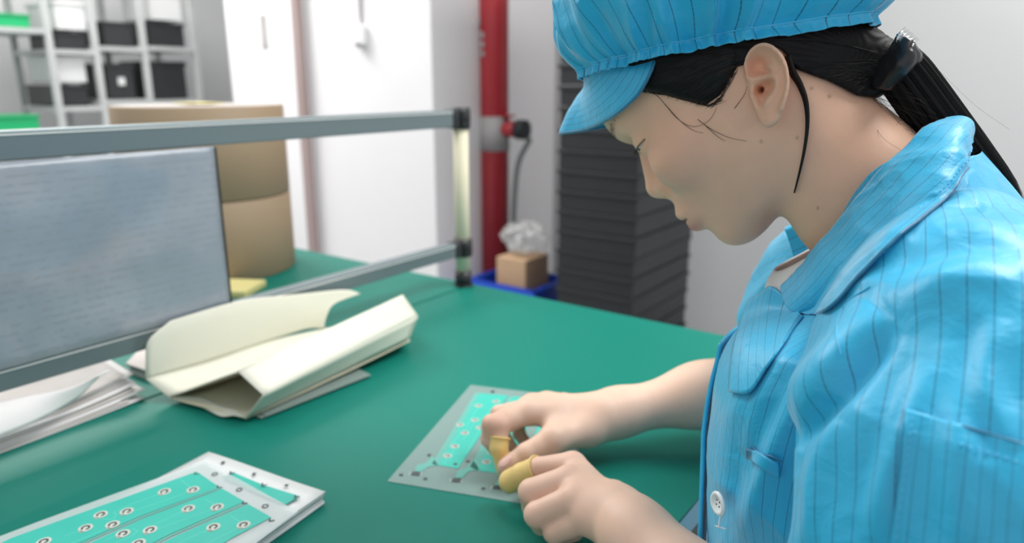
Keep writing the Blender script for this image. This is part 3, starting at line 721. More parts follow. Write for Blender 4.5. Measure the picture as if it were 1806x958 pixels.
# jaw underside
jaw = -.0665-.09*a-c
head = smax(head, jaw, .016)
# brow, cheek, chin, eye hollow
head = smin(head, ball(P, (.096, .030, .066), (.022, .026, .010)), .02)
head = smin(head, ball((a, ab, c), (.078, .042, .012), (.024, .022, .020)), .022)
head = smin(head, ball(P, (.088, 0, -.058), (.018, .018, .014)), .016)
head = smax(head, -ball((a, ab, c), (.1175, .031, .042), (.010, .018, .0085)), .012)
# eye ball cover (lids)
EYE = (.0935, .035, .0400); lid = ball((a, ab, c), EYE, .0134); head = smin(head, lid, .004)
head = smax(head, -np.maximum(ball((a, ab, c), EYE, .0155), np.abs(c-.0372-.10*(ab-.035))-.0019*np.clip((.050-ab)/.012, 0, 1)), .0008)
# nose
PN = (a, ab, c)
nose = cone(P, (.112, 0, .046), (.1245, 0, .0155), .0070, .0100)
nose = smin(nose, ball(P, (.1255, 0, .0125), (.0092, .0092, .0085)), .006)
nose = smin(nose, ball(PN, (.1145, .0105, .0085), (.0100, .0075, .0080)), .004)
nose = smin(nose, cone(P, (.108, 0, .020), (.115, 0, .004), .012, .010), .010)
head = smin(head, nose, .007)
head = smax(head, -ball(PN, (.1190, .0085, .0010), (.0046, .0032, .0042)), .0015)
head = smax(head, -(line_dist(a+0*c, c+0*a, [(.110, .016), (.106, .008), (.109, .001)])+np.maximum(0, np.abs(ab-.0185)-.001)-.0008), .004)
# lips and mouth
ul = smin(ball(PN, (.1185, .006, -.0195), (.0072, .012, .0058)), ball(PN, (.110, .018, -.0235), (.0065, .008, .0040)), .006)
ll = smin(ball(P, (.1160, 0, -.0335), (.0082, .017, .0070)), ball(PN, (.108, .016, -.030), (.006, .008, .0045)), .006)
head = smin(head, ball(P, (.106, 0, -.020), (.016, .024, .018)), .014)
head = smin(head, ul, .005); head = smin(head, ll, .005)
mo = np.sqrt((c+.0262+.12*(.12-a)*0+6*ab*ab*.0)**2)
head = smax(head, -np.maximum(np.maximum(np.abs(c+.0268-.05*(a-.11))-.0007, ab-.0235), .1085-a), .0022)
# neck
nk = cone(P, (.000, 0, -.02), (.004, 0, -.10), .0455, .0465, (np.array([0, 1, 0]), 1.09))
nk = smin(nk, cone(P, (.004, 0, -.10), (-.004, 0, -.18), .0470, .050), .03)
nk = smin(nk, cone((a, ab, c), (-.012, .045, -.02), (.044, .018, -.14), .011, .010), .016)
head = smin(head, nk, .014)
skull = head.copy()
# ears: x' back, z' up in the upright side view
k = .0000709
cosH, sinH = np.float32(math.cos(HT)), np.float32(math.sin(HT))
EP = lambda u, v: ((u-285)*k/.96, -(v-520)*k/.97)
sl = (slice(0, int((.075+.105)/.00125)), slice(None), slice(int((.20-.075)/.00125), int((.20+.065)/.00125)))
aa, bb, cc = a[sl[0]], b, c[:, :, sl[2]]
xs_ = (-aa*cosH-cc*sinH)+0*bb; zs_ = (-aa*sinH+cc*cosH)+0*bb; xs2, zs2 = xs_[:, :1, :], zs_[:, :1, :]
outl = closed_catmull([EP(*p) for p in [(112, 300), (122, 235), (160, 165), (225, 117), (310, 98), (400, 116), (480, 165), (550, 235), (597, 325), (623, 420), (630, 505), (617, 600), (592, 690), (562, 765), (515, 830), (450, 868), (385, 866), (330, 820), (280, 745), (215, 640), (175, 520), (140, 400)]], 66)
od = poly_sdf(xs2, zs2, outl)
wv = np.clip((xs2-EP(150, 0)[0])/(EP(630, 0)[0]-EP(150, 0)[0]), 0, 1)
Hh = .0672+.0150*wv+.0*zs2
def gl(pts, amp, sg): return amp*np.exp(-(line_dist(xs2, zs2, [EP(*p) for p in pts])/(sg*k))**2)
def gb(u, v, amp, su, sv, rot=0):
    x, z = EP(u, v); dx, dz = (xs2-x)/k, (zs2-z)/k; r_, s_ = math.cos(rot), math.sin(rot); return amp*np.exp(-(((dx*r_+dz*s_)/su)**2+((-dx*s_+dz*r_)/sv)**2))
Hh += 1.35*gl([(160, 400), (138, 330), (140, 250), (180, 180), (240, 140), (315, 125), (395, 142), (465, 188), (528, 255), (572, 335), (597, 420), (602, 510), (588, 600), (560, 680)], .0040, 40)
Hh += gl([(330, 290), (400, 330), (450, 390), (478, 450), (468, 520), (420, 590), (390, 640)], .0028, 40)
Hh += gl([(130, 420), (230, 432), (330, 420), (400, 405)], .0022, 30)
Hh -= gb(270, 300, .0105, 105, 75, .25)
Hh -= gb(350, 362, .0045, 100, 22, -.02)
Hh -= gb(375, 490, .0095, 75, 75)
Hh -= gb(330, 560, .0065, 45, 70)
Hh -= gb(284, 524, .0150, 26, 36)
Hh -= gb(322, 635, .0035, 24, 30)
Hh += gb(240, 575, .0030, 42, 42)
Hh += gb(430, 770, .0022, 90, 70)
Hh -= gl([(540, 330), (555, 430), (548, 540)], .0014, 26)
abb = np.abs(bb)
ear = smax(np.maximum(od+.0012, -1)*np.ones_like(abb), abb-Hh, .0035)
back_ = (Hh-.0065-.004*np.clip((.45-wv)*4, 0, 1)-.03*np.clip((.38-wv)*5, 0, 1))-abb
ear = smax(ear, back_, .003)
sub = head[sl[0], :, sl[2]]
canal = od*0+gb(284, 524, 1., 26, 36)
new = smin(sub, ear, .0045)
hole = np.maximum(np.sqrt(((xs2-EP(286, 522)[0])/1.)**2+(zs2-EP(286, 522)[1])**2)-.0019, .050-abb)
conc = np.sqrt(((xs2-EP(365, 500)[0])/75/k)**2+((zs2-EP(365, 500)[1])/80/k)**2)-1
new = smax(new, -np.maximum(conc*.005, np.maximum(.0655-abb, 0)+(.0655-abb)*0), .003) if False else new
new = smax(new, -np.maximum(od+.0045, (Hh-abb)), .0022)
new = smax(new, -hole, .0020)
# keep the carved bowl below the rim free of the skull
bowl = np.maximum(od+.004, (Hh-abb)*-1)
head[sl[0], :, sl[2]] = new
HV, HQ = nets(head, ax)
HV = relax(HV, HQ, 1, .3)
# vertex tones
def tones(Vh, base=(.83, .495, .345)):
    base = np.array(base); C_ = np.tile(base, (len(Vh), 1)); a, b, c = Vh.T; ab = np.abs(b)
    def mixin(w, colr): nonlocal C_; C_ = C_*(1-w[:, None])+np.array(colr)*w[:, None]
    up_ = np.exp(-(((a-.120)/.010)**2+(ab/.017)**2+((c+.0215)/.0042)**2)**1.5)
    lo_ = np.exp(-(((a-.117)/.016)**2+(ab/.021)**2+((c+.0335)/.0070)**2)**1.5)
    mixin(np.clip(up_*.7+lo_*1.3, 0, 1)*.85, (.64, .13, .13))
    mixin(.30*np.exp(-(((a-.085)/.03)**2+((ab-.05)/.02)**2+((c-.005)/.02)**2)), (.62, .30, .23))
    br = np.exp(-(((c-.0665-.10*(ab-.02))/.0030)**4))*np.clip((ab-.008)/.006, 0, 1)*np.clip((.050-ab)/.012, 0, 1)*(a > .07)
    mixin(br*.4, (.05, .035, .03))
    ey = np.exp(-(((c-.0375)/.0014)**2))*np.clip((ab-.017)/.004, 0, 1)*np.clip((.046-ab)/.004, 0, 1)*(a > .085)
    mixin(np.exp(-(((c-.0372-.10*(ab-.035)-.0026*np.clip((.050-ab)/.012, 0, 1))/.0011)**4))*np.clip((ab-.018)/.003, 0, 1)*np.clip((.0500-ab)/.003, 0, 1)*(a > .080)*.92, (.02, .014, .012))
    for mx_, my_ in ((1425, 156), (1452, 171), (1402, 244), (1436, 372), (1340, 250)):
        h_ = W2H(ony(mx_, my_, .500)); g_ = np.exp(-(((a-h_[0])**2+(c-h_[2])**2)/.0011**2))*(b < -.02); mixin(g_*.6, (.20, .08, .05))
    ea = (ab > .062)*(np.abs(c) < .05)*(a < .03)*(a > -.06)
    mixin(ea*.15, (.70, .36, .28))
    return C_
parts_V = [H2W(HV)]; parts_Q = [HQ]; parts_C = [tones(HV)]
BV_head = BVHTree.FromPolygons(H2W(HV).tolist(), HQ.tolist())

# ---- arms and hands, world coordinates
def J(px, py, z): return onz(px, py, z).astype(np.float32)
def hand_piece(lo, hi, h, fn, base):
    ax, P = axes3(lo, hi, h); V, Q = nets(fn(P), ax); V = relax(V, Q, 1, .35)
    C_ = np.tile(np.array(base), (len(V), 1)); return V, Q, C_
def chain(P, pts, rs, k=.004, flat=None):
    d = None
    for i in range(len(pts)-1):
        e = cone(P, pts[i], pts[i+1], rs[i], rs[i+1], flat); d = e if d is None else smin(d, e, k)
    return d
SK_HAND = (.72, .49, .375)
# far hand (her right): joints
fa = dict(elbow=np.array([-.155, .770, .835], np.float32), fore=J(1235, 697, .808), wrist=J(1088, 728, .795))
fa['wrist2'] = J(1060, 735, .795)
f_ = {}
f_['idx'] = [J(932, 728, .806), J(884, 752, .800), J(880, 790, .782), J(889, 826, .762)]
f_['mid'] = [J(940, 716, .806), J(866, 748, .802), J(862, 775, .784), J(878, 800, .766)]
f_['rng'] = [J(965, 712, .802), J(880, 730, .796), J(885, 765, .778), J(905, 795, .764)]
f_['pnk'] = [J(995, 712, .794), J(915, 735, .786), J(915, 765, .772), J(930, 785, .763)]
f_['thm'] = [J(1035, 758, .788), J(975, 775, .792), J(928, 800, .784), J(894, 824, .772)]
def far_fn(P):
    w, w2 = fa['wrist'], fa['wrist2']
    d = cone(P, fa['elbow'], fa['fore'], .036, .0290)
    d = smin(d, cone(P, fa['fore'], w, .0290, .0225), .03)
    d = smin(d, cone(P, w, w2, .0235, .0245), .02)
    for nme, r0, r1 in (('idx', .014, .0115), ('mid', .014, .0115), ('rng', .014, .011), ('pnk', .013, .0100)):
        d = smin(d, cone(P, w2, f_[nme][0], r0, r1+.0012), .014)
    d = smin(d, cone(P, w2, f_['thm'][0], .016, .015), .012)
    d = smin(d, cone(P, f_['thm'][0], f_['thm'][1], .0155, .0125), .014)
    d = smin(d, cone(P, f_['thm'][1], f_['idx'][0]*.6+w2*.4, .009, .008), .014)
    for nme, rs in (('idx', (.0112, .0088, .0078, .0068)), ('mid', (.0115, .0092, .0080, .0068)), ('rng', (.0110, .0088, .0076, .0066)), ('pnk', (.0098, .0078, .0068, .006))):
        d = smin(d, chain(P, f_[nme], rs, .0025), .0055)
    th = chain(P, f_['thm'][1:], (.0125, .0100, .0086), .003)
    th = smin(th, cone(P, f_['thm'][2]*.35+f_['thm'][3]*.65, f_['thm'][3], .0094, .0084), .003)
    return smin(d, th, .004)
# near hand (her left)
na = dict(elbow=np.array([.000, .358, .782], np.float32), wrist=J(1120, 943, .795), wrist2=J(1086, 908, .796))
n_ = {}
n_['idx'] = [J(1010, 822, .803), J(950, 826, .797), J(921, 838, .785), J(900, 849, .775)]
n_['mid'] = [J(1003, 848, .806), J(937, 868, .796), J(939, 893, .778), J(965, 900, .768)]
n_['rng'] = [J(1012, 882, .803), J(947, 908, .788), J(955, 925, .770), J(985, 925, .766)]
n_['pnk'] = [J(1035, 915, .795), J(978, 938, .778), J(990, 945, .766), J(1015, 940, .764)]
n_['thm'] = [J(1080, 885, .778), J(1025, 862, .771), J(975, 855, .766), J(935, 862, .764)]
def near_fn(P):
    w, w2 = na['wrist'], na['wrist2']
    d = cone(P, na['elbow'], w*.4+na['elbow']*.6, .041, .037)
    d = smin(d, cone(P, w*.4+na['elbow']*.6, w, .037, .0245), .03)
    d = smin(d, cone(P, w, w2, .0245, .0235), .02)
    for nme, r0, r1 in (('idx', .0145, .0125), ('mid', .0145, .0125), ('rng', .014, .012), ('pnk', .013, .011)):
        d = smin(d, cone(P, w2, n_[nme][0], r0, r1), .014)
    d = smin(d, cone(P, w2, n_['thm'][0], .017, .016), .012)
    d = smin(d, cone(P, n_['thm'][0], n_['thm'][1], .0155, .0125), .012)
    for nme, rs in (('idx', (.0125, .0098, .0086, .0074)), ('mid', (.0125, .0112, .0092, .0078)), ('rng', (.0122, .0108, .0088, .0075)), ('pnk', (.0108, .0096, .008, .007))):
        e = chain(P, n_[nme], rs, .0016)
        d = smin(d, e, .0026)
    return smin(d, chain(P, n_['thm'][1:], (.0118, .0098, .0085), .003), .003)
lo, hi = (-.51, .47, .745), (-.115, .83, .885)
V, Q, C_ = hand_piece(lo, hi, .0014, far_fn, SK_HAND)
def redden(V, C_, pts, r, colr, w):
    for p in pts:
        g = np.exp(-((V-p)**2).sum(1)/r**2)*w; C_ = C_*(1-g[:, None])+np.array(colr)*g[:, None]
    return C_
C_ = redden(V, C_, [v[-1] for v in f_.values()]+[f_['idx'][1], f_['mid'][1]], .012, (.70, .33, .25), .45)
parts_V.append(V); parts_Q.append(Q); parts_C.append(C_); BV_far = BVHTree.FromPolygons(V.tolist(), Q.tolist())
print('nelb', na['elbow'], fa['wrist'], na['wrist'])
lo, hi = (-.415, .30, .735), (.045, .60, .835)
V, Q, C_ = hand_piece(lo, hi, .0014, near_fn, SK_HAND)
C_ = redden(V, C_, [n_[q][0] for q in n_]+[n_[q][1] for q in n_], .012, (.72, .38, .30), .35)
parts_V.append(V); parts_Q.append(Q); parts_C.append(C_); BV_near = BVHTree.FromPolygons(V.tolist(), Q.tolist())
# trunk and upper arms (under the coat)
def trunk_fn(P):
    d = cone(P, (-.035, .563, .75), (-.045, .563, .93), .095, .10, (np.array([0, 1, 0]), 1.25))
    d = smin(d, cone(P, (-.035, .563, .75), (-.02, .563, .52), .095, .12, (np.array([0, 1, 0]), 1.3)), .04)
    d = smin(d, cone(P, (-.02, .44, 1.0), (-.02, .69, 1.0), .045, .045), .05)
    d = smin(d, cone(P, (-.04, .563, .98), (-.06, .563, 1.01), .05, .05), .03)
    d = smin(d, cone(P, (-.01, .42, .98), (.005, .36, .84), .045, .038), .02)
    d = smin(d, cone(P, (.005, .36, .84), na['elbow'], .038, .036), .02)
    d = smin(d, cone(P, (-.02, .70, .98), (-.14, .765, .855), .045, .038), .02)
    return smin(d, cone(P, (-.14, .765, .855), fa['elbow'], .038, .036), .02)
ax_, P_ = axes3((-.22, .27, .40), (.14, .84, 1.14), .006)
V, Q = nets(trunk_fn(P_), ax_); parts_V.append(V); parts_Q.append(Q); parts_C.append(np.tile(SK_HAND, (len(V), 1)))
off_ = 0; QQ = []
for V, Q in zip(parts_V, parts_Q): QQ.append(Q+off_); off_ += len(V)
body = mesh_obj('body', np.vstack(parts_V), np.vstack(QQ), skin, woman, True)
at = body.data.color_attributes.new('tone', 'FLOAT_COLOR', 'POINT'); CC = np.vstack(parts_C); at.data.foreach_set('color', np.hstack([CC, np.ones((len(CC), 1))]).astype(np.float32).ravel())

# eyes and lashes
whitee = mat('eye_white', (.62, .60, .57), .25); irism = mat('iris', (.02, .012, .008), .12)
lash = mat('lash', (.01, .008, .008), .5)
def on_woman(o): o.data.transform(Matrix.Translation(-Vector(woman.location))); o.parent = woman; return o
for s_ in (-1, 1):
    ec = np.array([EYE[0], EYE[1]*s_, EYE[2]])
    q1_, q2_ = np.meshgrid(np.linspace(0, 2*math.pi, 32, endpoint=False), np.linspace(.01, math.pi-.01, 18), indexing='ij')
    D_ = np.stack([np.cos(q1_)*np.sin(q2_), np.sin(q1_)*np.sin(q2_), np.cos(q2_)], -1)
    eb = on_woman(grid_mesh('eyeball', H2W(ec+D_*.0122), whitee, None, closed_u=True))
    g_ = np.array([.86, .25*s_, -.22]); g_ /= np.linalg.norm(g_); u_ = np.cross(g_, [0, 0, 1.]); u_ /= np.linalg.norm(u_); v2_ = np.cross(g_, u_)
    q1_, q2_ = np.meshgrid(np.linspace(0, 2*math.pi, 28, endpoint=False), np.linspace(.01, .50, 7), indexing='ij')
    D_ = np.cos(q2_)[..., None]*g_+np.sin(q2_)[..., None]*(np.cos(q1_)[..., None]*u_+np.sin(q1_)[..., None]*v2_)
    ir = on_woman(grid_mesh('iris', H2W(ec+D_*.01232), irism, None, closed_u=True)); 
    ps = []; rs_ = []
    for t in np.linspace(0, 1, 22):
        bb_ = (.021+.028*t); cc_ = .0372+.10*(bb_-.035)+.0019*min(1, (.050-bb_)/.012)+.0003
        r2 = .0140**2-(bb_-EYE[1])**2-(cc_-EYE[2])**2
        if r2 <= 0: continue
        p = np.array([EYE[0]+math.sqrt(r2), bb_*s_, cc_]); dd = np.array([1, .55*s_*(t-.2)*2, -.35]); dd /= np.linalg.norm(dd)
        ps.append(H2W(np.array([p, p+dd*.002+[0, 0, -.0004], p+dd*.0045+[0, 0, .0002]]))); rs_.append(np.array([.00016, .00012, .00004]))
    on_woman(tubes('eyelashes', ps, rs_, lash, None, 4))
    bs = []; br_ = []
    for k_ in range(34):
        t = rng.random(); bb_ = .012+.040*t; cc_ = .0665+.10*(bb_-.02)+rng.normal()*.0014
        h = BV_head.ray_cast(Vector(H2W(np.array([.20, bb_*s_, cc_]))), Vector(H2W(np.array([0, 0, 0.]))-H2W(np.array([1., 0, 0]))).normalized())
        if h[0] is None: continue
        p = W2H(np.array(h[0])); d_ = np.array([-.3, s_*1., .15+.3*rng.random()]); bs.append(H2W(np.array([p+[.0002, 0, 0], p+d_*.002+[.0008, 0, 0], p+d_*.0045+[.0002, 0, 0]]))); br_.append(np.array([.00012, .0001, .00004]))
    if bs: on_woman(tubes('eyebrow', bs, br_, lash, None, 4))
def to_px(P):
    v = np.asarray(P, float)-cam_pos; z = v@_fw; return 903+CAM_F*(v@_R)/z, 479-CAM_F*(v@_up)/z, z
def cast(bvh, px, py, default=None):
    d = Vector(_fw+_R*(px-903)/CAM_F-_up*(py-479)/CAM_F).normalized(); h = bvh.ray_cast(Vector(cam_pos), d)
    return (np.array(h[0]), np.array(h[1])) if h[0] is not None else (default, None)
# ---------------------------------------------------------------- fabric
def fabric(name, c1, c2, spacing=.0090, lw=.055, rough=.42, linec=(.012, .09, .19)):
    m = mat(name, c1, rough, spec=.5, Sheen_Weight=.25, Sheen_Roughness=.4)
    uvn = node(m, 'ShaderNodeUVMap'); sx = node(m, 'ShaderNodeSeparateXYZ'); link(m, uvn.outputs[0], sx.inputs[0])
    fr = mth(m, 'FRACT', mth(m, 'DIVIDE', sx.outputs[0], spacing)); lm = mth(m, 'LESS_THAN', fr, lw)
    dash = mth(m, 'MULTIPLY_ADD', mth(m, 'SINE', mth(m, 'MULTIPLY', sx.outputs[1], 2600.)), .12, .72)
    tc = node(m, 'ShaderNodeTexCoord'); n = node(m, 'ShaderNodeTexNoise'); n.inputs['Scale'].default_value = 14; n.inputs['Detail'].default_value = 3; link(m, tc.outputs['Object'], n.inputs['Vector'])
    a = node(m, 'ShaderNodeMix', data_type='RGBA'); a.inputs[6].default_value = (*c1, 1); a.inputs[7].default_value = (*c2, 1); link(m, n.outputs['Fac'], a.inputs[0])
    b = node(m, 'ShaderNodeMix', data_type='RGBA'); link(m, a.outputs[2], b.inputs[6]); b.inputs[7].default_value = (*linec, 1); link(m, mth(m, 'MULTIPLY', lm, dash), b.inputs[0]); link(m, b.outputs[2], bsdf(m).inputs['Base Color'])
    n2 = node(m, 'ShaderNodeTexNoise'); n2.inputs['Scale'].default_value = 55; n2.inputs['Detail'].default_value = 5; n2.inputs['Distortion'].default_value = .8; link(m, tc.outputs['Object'], n2.inputs['Vector'])
    n3 = node(m, 'ShaderNodeTexNoise'); n3.inputs['Scale'].default_value = 1500; link(m, tc.outputs['Object'], n3.inputs['Vector'])
    h = mth(m, 'ADD', n2.outputs['Fac'], mth(m, 'MULTIPLY', n3.outputs['Fac'], .06))
    bp = node(m, 'ShaderNodeBump'); bp.inputs['Strength'].default_value = .35; bp.inputs['Distance'].default_value = .004; link(m, h, bp.inputs['Height']); link(m, bp.outputs[0], bsdf(m).inputs['Normal'])
    return m
BLUE1, BLUE2 = (.018, .40, .68), (.035, .47, .75)
M['cloth'] = fabric('blue_pinstripe_cloth', BLUE1, BLUE2)
M['capcloth'] = fabric('cap_cloth', (.018, .42, .70), (.03, .47, .75), spacing=.0125, lw=.055)
M['billcloth'] = fabric('bill_cloth', (.022, .42, .70), (.03, .46, .75), spacing=.0075, lw=.07)
thread = mat('pale_thread', (.08, .50, .78), .5)

# ---------------------------------------------------------------- hair
hairm = bump(mottle(mat('black_hair', (.008, .007, .008), .55, spec=.18), (.004, .004, .005), (.009, .008, .008), 60, stretch=(1, 4, 4)), 400, .2, .0006)
def side(px, py, y=.497): p = ony(px, py, y)-EO; return (float(p@hx)/HS, float(p[2]))
HP = [side(*p) for p in [(1078, 118), (1092, 140), (1124, 158), (1172, 166), (1210, 175), (1249, 184), (1272, 168), (1288, 139), (1300, 118), (1330, 112), (1393, 120), (1448, 143), (1496, 171), (1528, 176), (1552, 162), (1600, 150), (1760, 150), (1760, -400), (1040, -400), (1050, 60)]]
X2 = (-a*cosH-c*sinH)+0*b; Z2 = (-a*sinH+c*cosH)+0*b
reg = poly_sdf(X2[:, :1, :], Z2[:, :1, :], HP)
clipW = ony(1578, 118, .566); clH = W2H(clipW)
phi = np.arctan2(Z2-(-clH[0]*sinH+clH[2]*cosH), X2-(-clH[0]*cosH-clH[2]*sinH)).astype(np.float32)
hair = skull-.0058
hair = smin(hair, cone(P, (-.012, 0, .045), clH*np.array([1, 1, 1]), .053, .014), .02)
hair = hair+.00035*np.sin(phi*95+6*np.sin(Z2*60))
hair = smax(hair, reg, .006)
hair[sl[0], :, sl[2]] = smax(hair[sl[0], :, sl[2]], -(od+.0025)*np.ones_like(abb), .002)
hair = smax(hair, -(skull+.004), .002)
V, Q = nets(hair, ax); VW = H2W(V); hairo = mesh_obj('hair', VW, Q, hairm, woman, True)
BV_hair = BVHTree.FromPolygons(VW.tolist(), Q.tolist())
del skull, head, hair, q, X2, Z2, phi
strand = mat('hair_strand', (.009, .008, .008), .42, spec=.3)
paths = []; rad = []
starts = [(1098, 142), (1125, 158), (1150, 163), (1175, 168), (1205, 176), (1235, 184), (1255, 185), (1270, 172), (1286, 140), (1302, 112)]
st = catmull([(x, y, 0) for x, y in starts], 220)
for i, s0 in enumerate(st):
    e = np.array([1545+rng.normal()*8, 110+rng.normal()*14]); s0 = s0[:2]+rng.normal(size=2)*2+np.array([-2, 3])*rng.random()
    m_ = np.array([1330+rng.normal()*12, 30+60*i/220+rng.normal()*6]); ps = []
    for t in np.linspace(0, 1, 26):
        q2 = (1-t)**2*s0+2*t*(1-t)*m_+t*t*e
        if 1299 < q2[0] < 1400 and 82 < q2[1] < 225: break
        h, n = cast(BV_hair, *q2); h2, n2 = cast(BV_head, *q2)
        if h is None: h, n = (h2, n2) if t < .12 else (None, None)
        elif h2 is not None and (h2-h)@_fw < -.0008: h = None
        if h is None and len(ps) > 2: break
        if h is not None and n is not None: ps.append(h-np.array(_fw)*.0004)
        elif len(ps) > 5: break
    if len(ps) > 6: paths.append(np.array(ps)); rad.append(np.concatenate([np.linspace(.00005, .00028, 5), np.full(len(ps)-5, .00028)]))
for i in range(60):
    t0 = rng.random(); s0 = np.array([1395+t0*130, 122+t0*60+rng.normal()*3]); e = np.array([1555+rng.normal()*6, 125+rng.normal()*12]); m_ = (s0+e)/2+[-5, -14+rng.normal()*5]; ps = []
    for t in np.linspace(0, 1, 14):
        q2 = (1-t)**2*s0+2*t*(1-t)*m_+t*t*e; h, n = cast(BV_hair, *q2)
        if h is not None and n is not None: ps.append(h-np.array(_fw)*.0004)
    if len(ps) > 6: paths.append(np.array(ps)); rad.append(np.linspace(.00008, .00026, len(ps)))
edge_ = catmull([(x, y, 0) for x, y in [(1110, 156), (1140, 164), (1175, 169), (1210, 178), (1248, 187), (1266, 178), (1282, 150), (1296, 122)]], 120)
for k_ in range(150):
    i0 = rng.integers(0, 116); p0 = edge_[i0][:2]+np.array([rng.normal()*2, -3.]); tg = edge_[i0+3][:2]-edge_[i0][:2]; tg = tg/np.linalg.norm(tg); nr = np.array([-tg[1], tg[0]]); Ls_ = 10+14*rng.random(); sd_ = 1 if rng.random() < .6 else -.7
    ps = []
    for t in np.linspace(0, 1, 8):
        q2 = p0+sd_*tg*Ls_*t+nr*(5.5*t*(1.4-t)+rng.random()*.2); h, n = cast(BV_head, *q2)
        if h is not None: ps.append(h-np.array(_fw)*.0007)
    if len(ps) > 5: paths.append(np.array(ps)); rad.append(np.linspace(.00022, .00005, len(ps)))
tag(tubes('hair_strands', paths, rad, strand, woman, 4), kind='stuff')
# loose wisps on temple and cheek
def c1(u, v): return (980+u/2.082, v/2.082)
W_ = [[(330, 335), (370, 352), (400, 385), (440, 432), (480, 460), (520, 465), (560, 445), (583, 412), (588, 392)], [(400, 385), (450, 440), (500, 478), (540, 490)],
      [(520, 440), (560, 470), (600, 492), (640, 508), (700, 520)], [(540, 455), (590, 500), (620, 520)], [(610, 355), (640, 310), (665, 265)], [(655, 400), (690, 350), (700, 320)],
      [(505, 370), (540, 385), (580, 388), (625, 372)]]
paths = []; rad = []
for w in W_:
    ps = []
    for u, v, _ in catmull([(x, y, 0) for x, y in w], 24):
        h, n = cast(BV_head, *c1(u, v))
        if h is not None: ps.append(h-np.array(_fw)*.0012)
    paths.append(np.array(ps)); rad.append(np.linspace(.00022, .00010, len(ps)))
ps = []
for u, v, _ in catmull([(x, y, 0) for x, y in [(845, 215), (862, 270), (888, 315), (910, 375), (917, 450), (908, 540), (892, 620), (872, 700), (862, 745)]], 40):
    h, n = cast(BV_head, *c1(u, v))
    if h is not None: ps.append(h-np.array(_fw)*.0030)
ps = np.array(ps); ps[:, :] = catmull(ps[::5], len(ps))
for k_ in range(9):
    o_ = rng.normal(size=3)*.0009; fade = np.linspace(1, .25, len(ps))[:, None]; paths.append(ps+o_*fade); rad.append(np.linspace(.0013, .0002, len(ps)))
# fine loose hairs at the nape and round the clip
for k_ in range(34):
    p0 = ony(1525+rng.normal()*12, 165+rng.normal()*8, .555); p1_ = p0+np.array([.02+rng.normal()*.012, rng.normal()*.01, -.016+rng.normal()*.012]); p2_ = p1_+np.array([.012+rng.normal()*.012, 0, -.014+rng.normal()*.01])
    paths.append(catmull([p0, p1_, p2_], 10)); rad.append(np.linspace(.00011, .00006, 10))
tag(tubes('loose_hair', paths, rad, strand, woman, 4), kind='stuff')
# ponytail
pc = catmull([ony(1572, 108, .568), ony(1592, 128, .570), ony(1620, 165, .574), ony(1663, 225, .58), ony(1706, 285, .585), ony(1748, 345, .59), ony(1775, 410, .59)], 60)
pr_ = catmull([[.014, 0], [.0160, 0], [.0165, 0], [.0168, 0], [.0168, 0], [.0155, 0], [.012, 0]], 60)[:, 0]
tt = np.gradient(pc, axis=0); tt /= np.linalg.norm(tt, axis=1)[:, None]; s1 = np.cross(tt, [0, 1., 0]); s1 /= np.linalg.norm(s1, axis=1)[:, None]; s2 = np.cross(tt, s1)
th = np.linspace(0, 2*math.pi, 120, endpoint=False)[:, None]
rr_ = pr_[None]*(1+.05*np.sin(th*17+.5)+.03*np.sin(th*31+np.linspace(0, 2, 60)[None]))
G = pc[None]+s1[None]*(np.cos(th)*rr_)[..., None]+s2[None]*(np.sin(th)*rr_*.8)[..., None]
grid_mesh('ponytail', G, hairm, woman, closed_u=True)
paths = []; rad = []
for k_ in range(170):
    q_ = rng.random()*2*math.pi; f_r = 1.0+abs(rng.normal())*.02; a_ = pr_*f_r
    wv_ = rng.normal()*.0015*np.linspace(0, 1, 60)**2
    p_ = pc+s1*(np.cos(q_)*a_+wv_)[:, None]+s2*(np.sin(q_)*a_*.8)[:, None]; paths.append(p_[::3]); rad.append(np.full(20, .00016))
for k_ in range(4):
    i0 = rng.integers(20, 50); p0 = pc[i0]+s1[i0]*pr_[i0]*(-1 if rng.random() < .8 else 1); d = tt[i0]*.03-s1[i0]*.0+np.array([.012, 0, .004])*rng.random()
    paths.append(catmull([p0-tt[i0]*.02, p0+d*.5, p0+d+np.array([.01*rng.random(), 0, -.006])], 10)); rad.append(np.full(10, .00006))
tag(tubes('ponytail_strands', paths, rad, strand, woman, 4), kind='stuff')
# hair clip
clipm = mottle(mat('black_clip', (.012, .012, .014), .3, spec=.5), (.006, .006, .008), (.03, .03, .033), 55); steel = mat('clip_steel', (.75, .75, .75), .2, 1)
def cp(px, py, y=.548): return ony(px, py, y)
clip = empty('hair_clip', tuple(cp(1585, 110))); put(clip, woman); clip.location = Vector(cp(1585, 110))-woman.location; clip.matrix_parent_inverse = Matrix()
bpy.context.view_layer.update()
def clip_mesh(name, V, F, m, smooth=True, uv=None):
    V = np.asarray(V, float)-cp(1585, 110); o = mesh_obj(name, V, F, m, None, smooth); o.parent = clip; return o
rowsA = [[(1586, 62), (1570, 90), (1548, 118), (1530, 150)], [(1597, 68), (1588, 92), (1570, 122), (1548, 154)], [(1608, 76), (1606, 98), (1592, 124), (1566, 156)], [(1610, 82), (1623, 101), (1606, 118), (1575, 146)]]
yo = [.556, .543, .540, .552]
Gc = np.stack([catmull([cp(x, y, yo[i]-.006*(j in (1, 2))) for j, (x, y) in enumerate(r)], 24) for i, r in enumerate(rowsA)], 0)
Gc = np.stack([catmull(Gc[:, j], 28) for j in range(24)], 1); nn_ = smooth_normals(Gc); Gc = Gc+nn_*(.0009*ridged(Gc*140))[..., None]
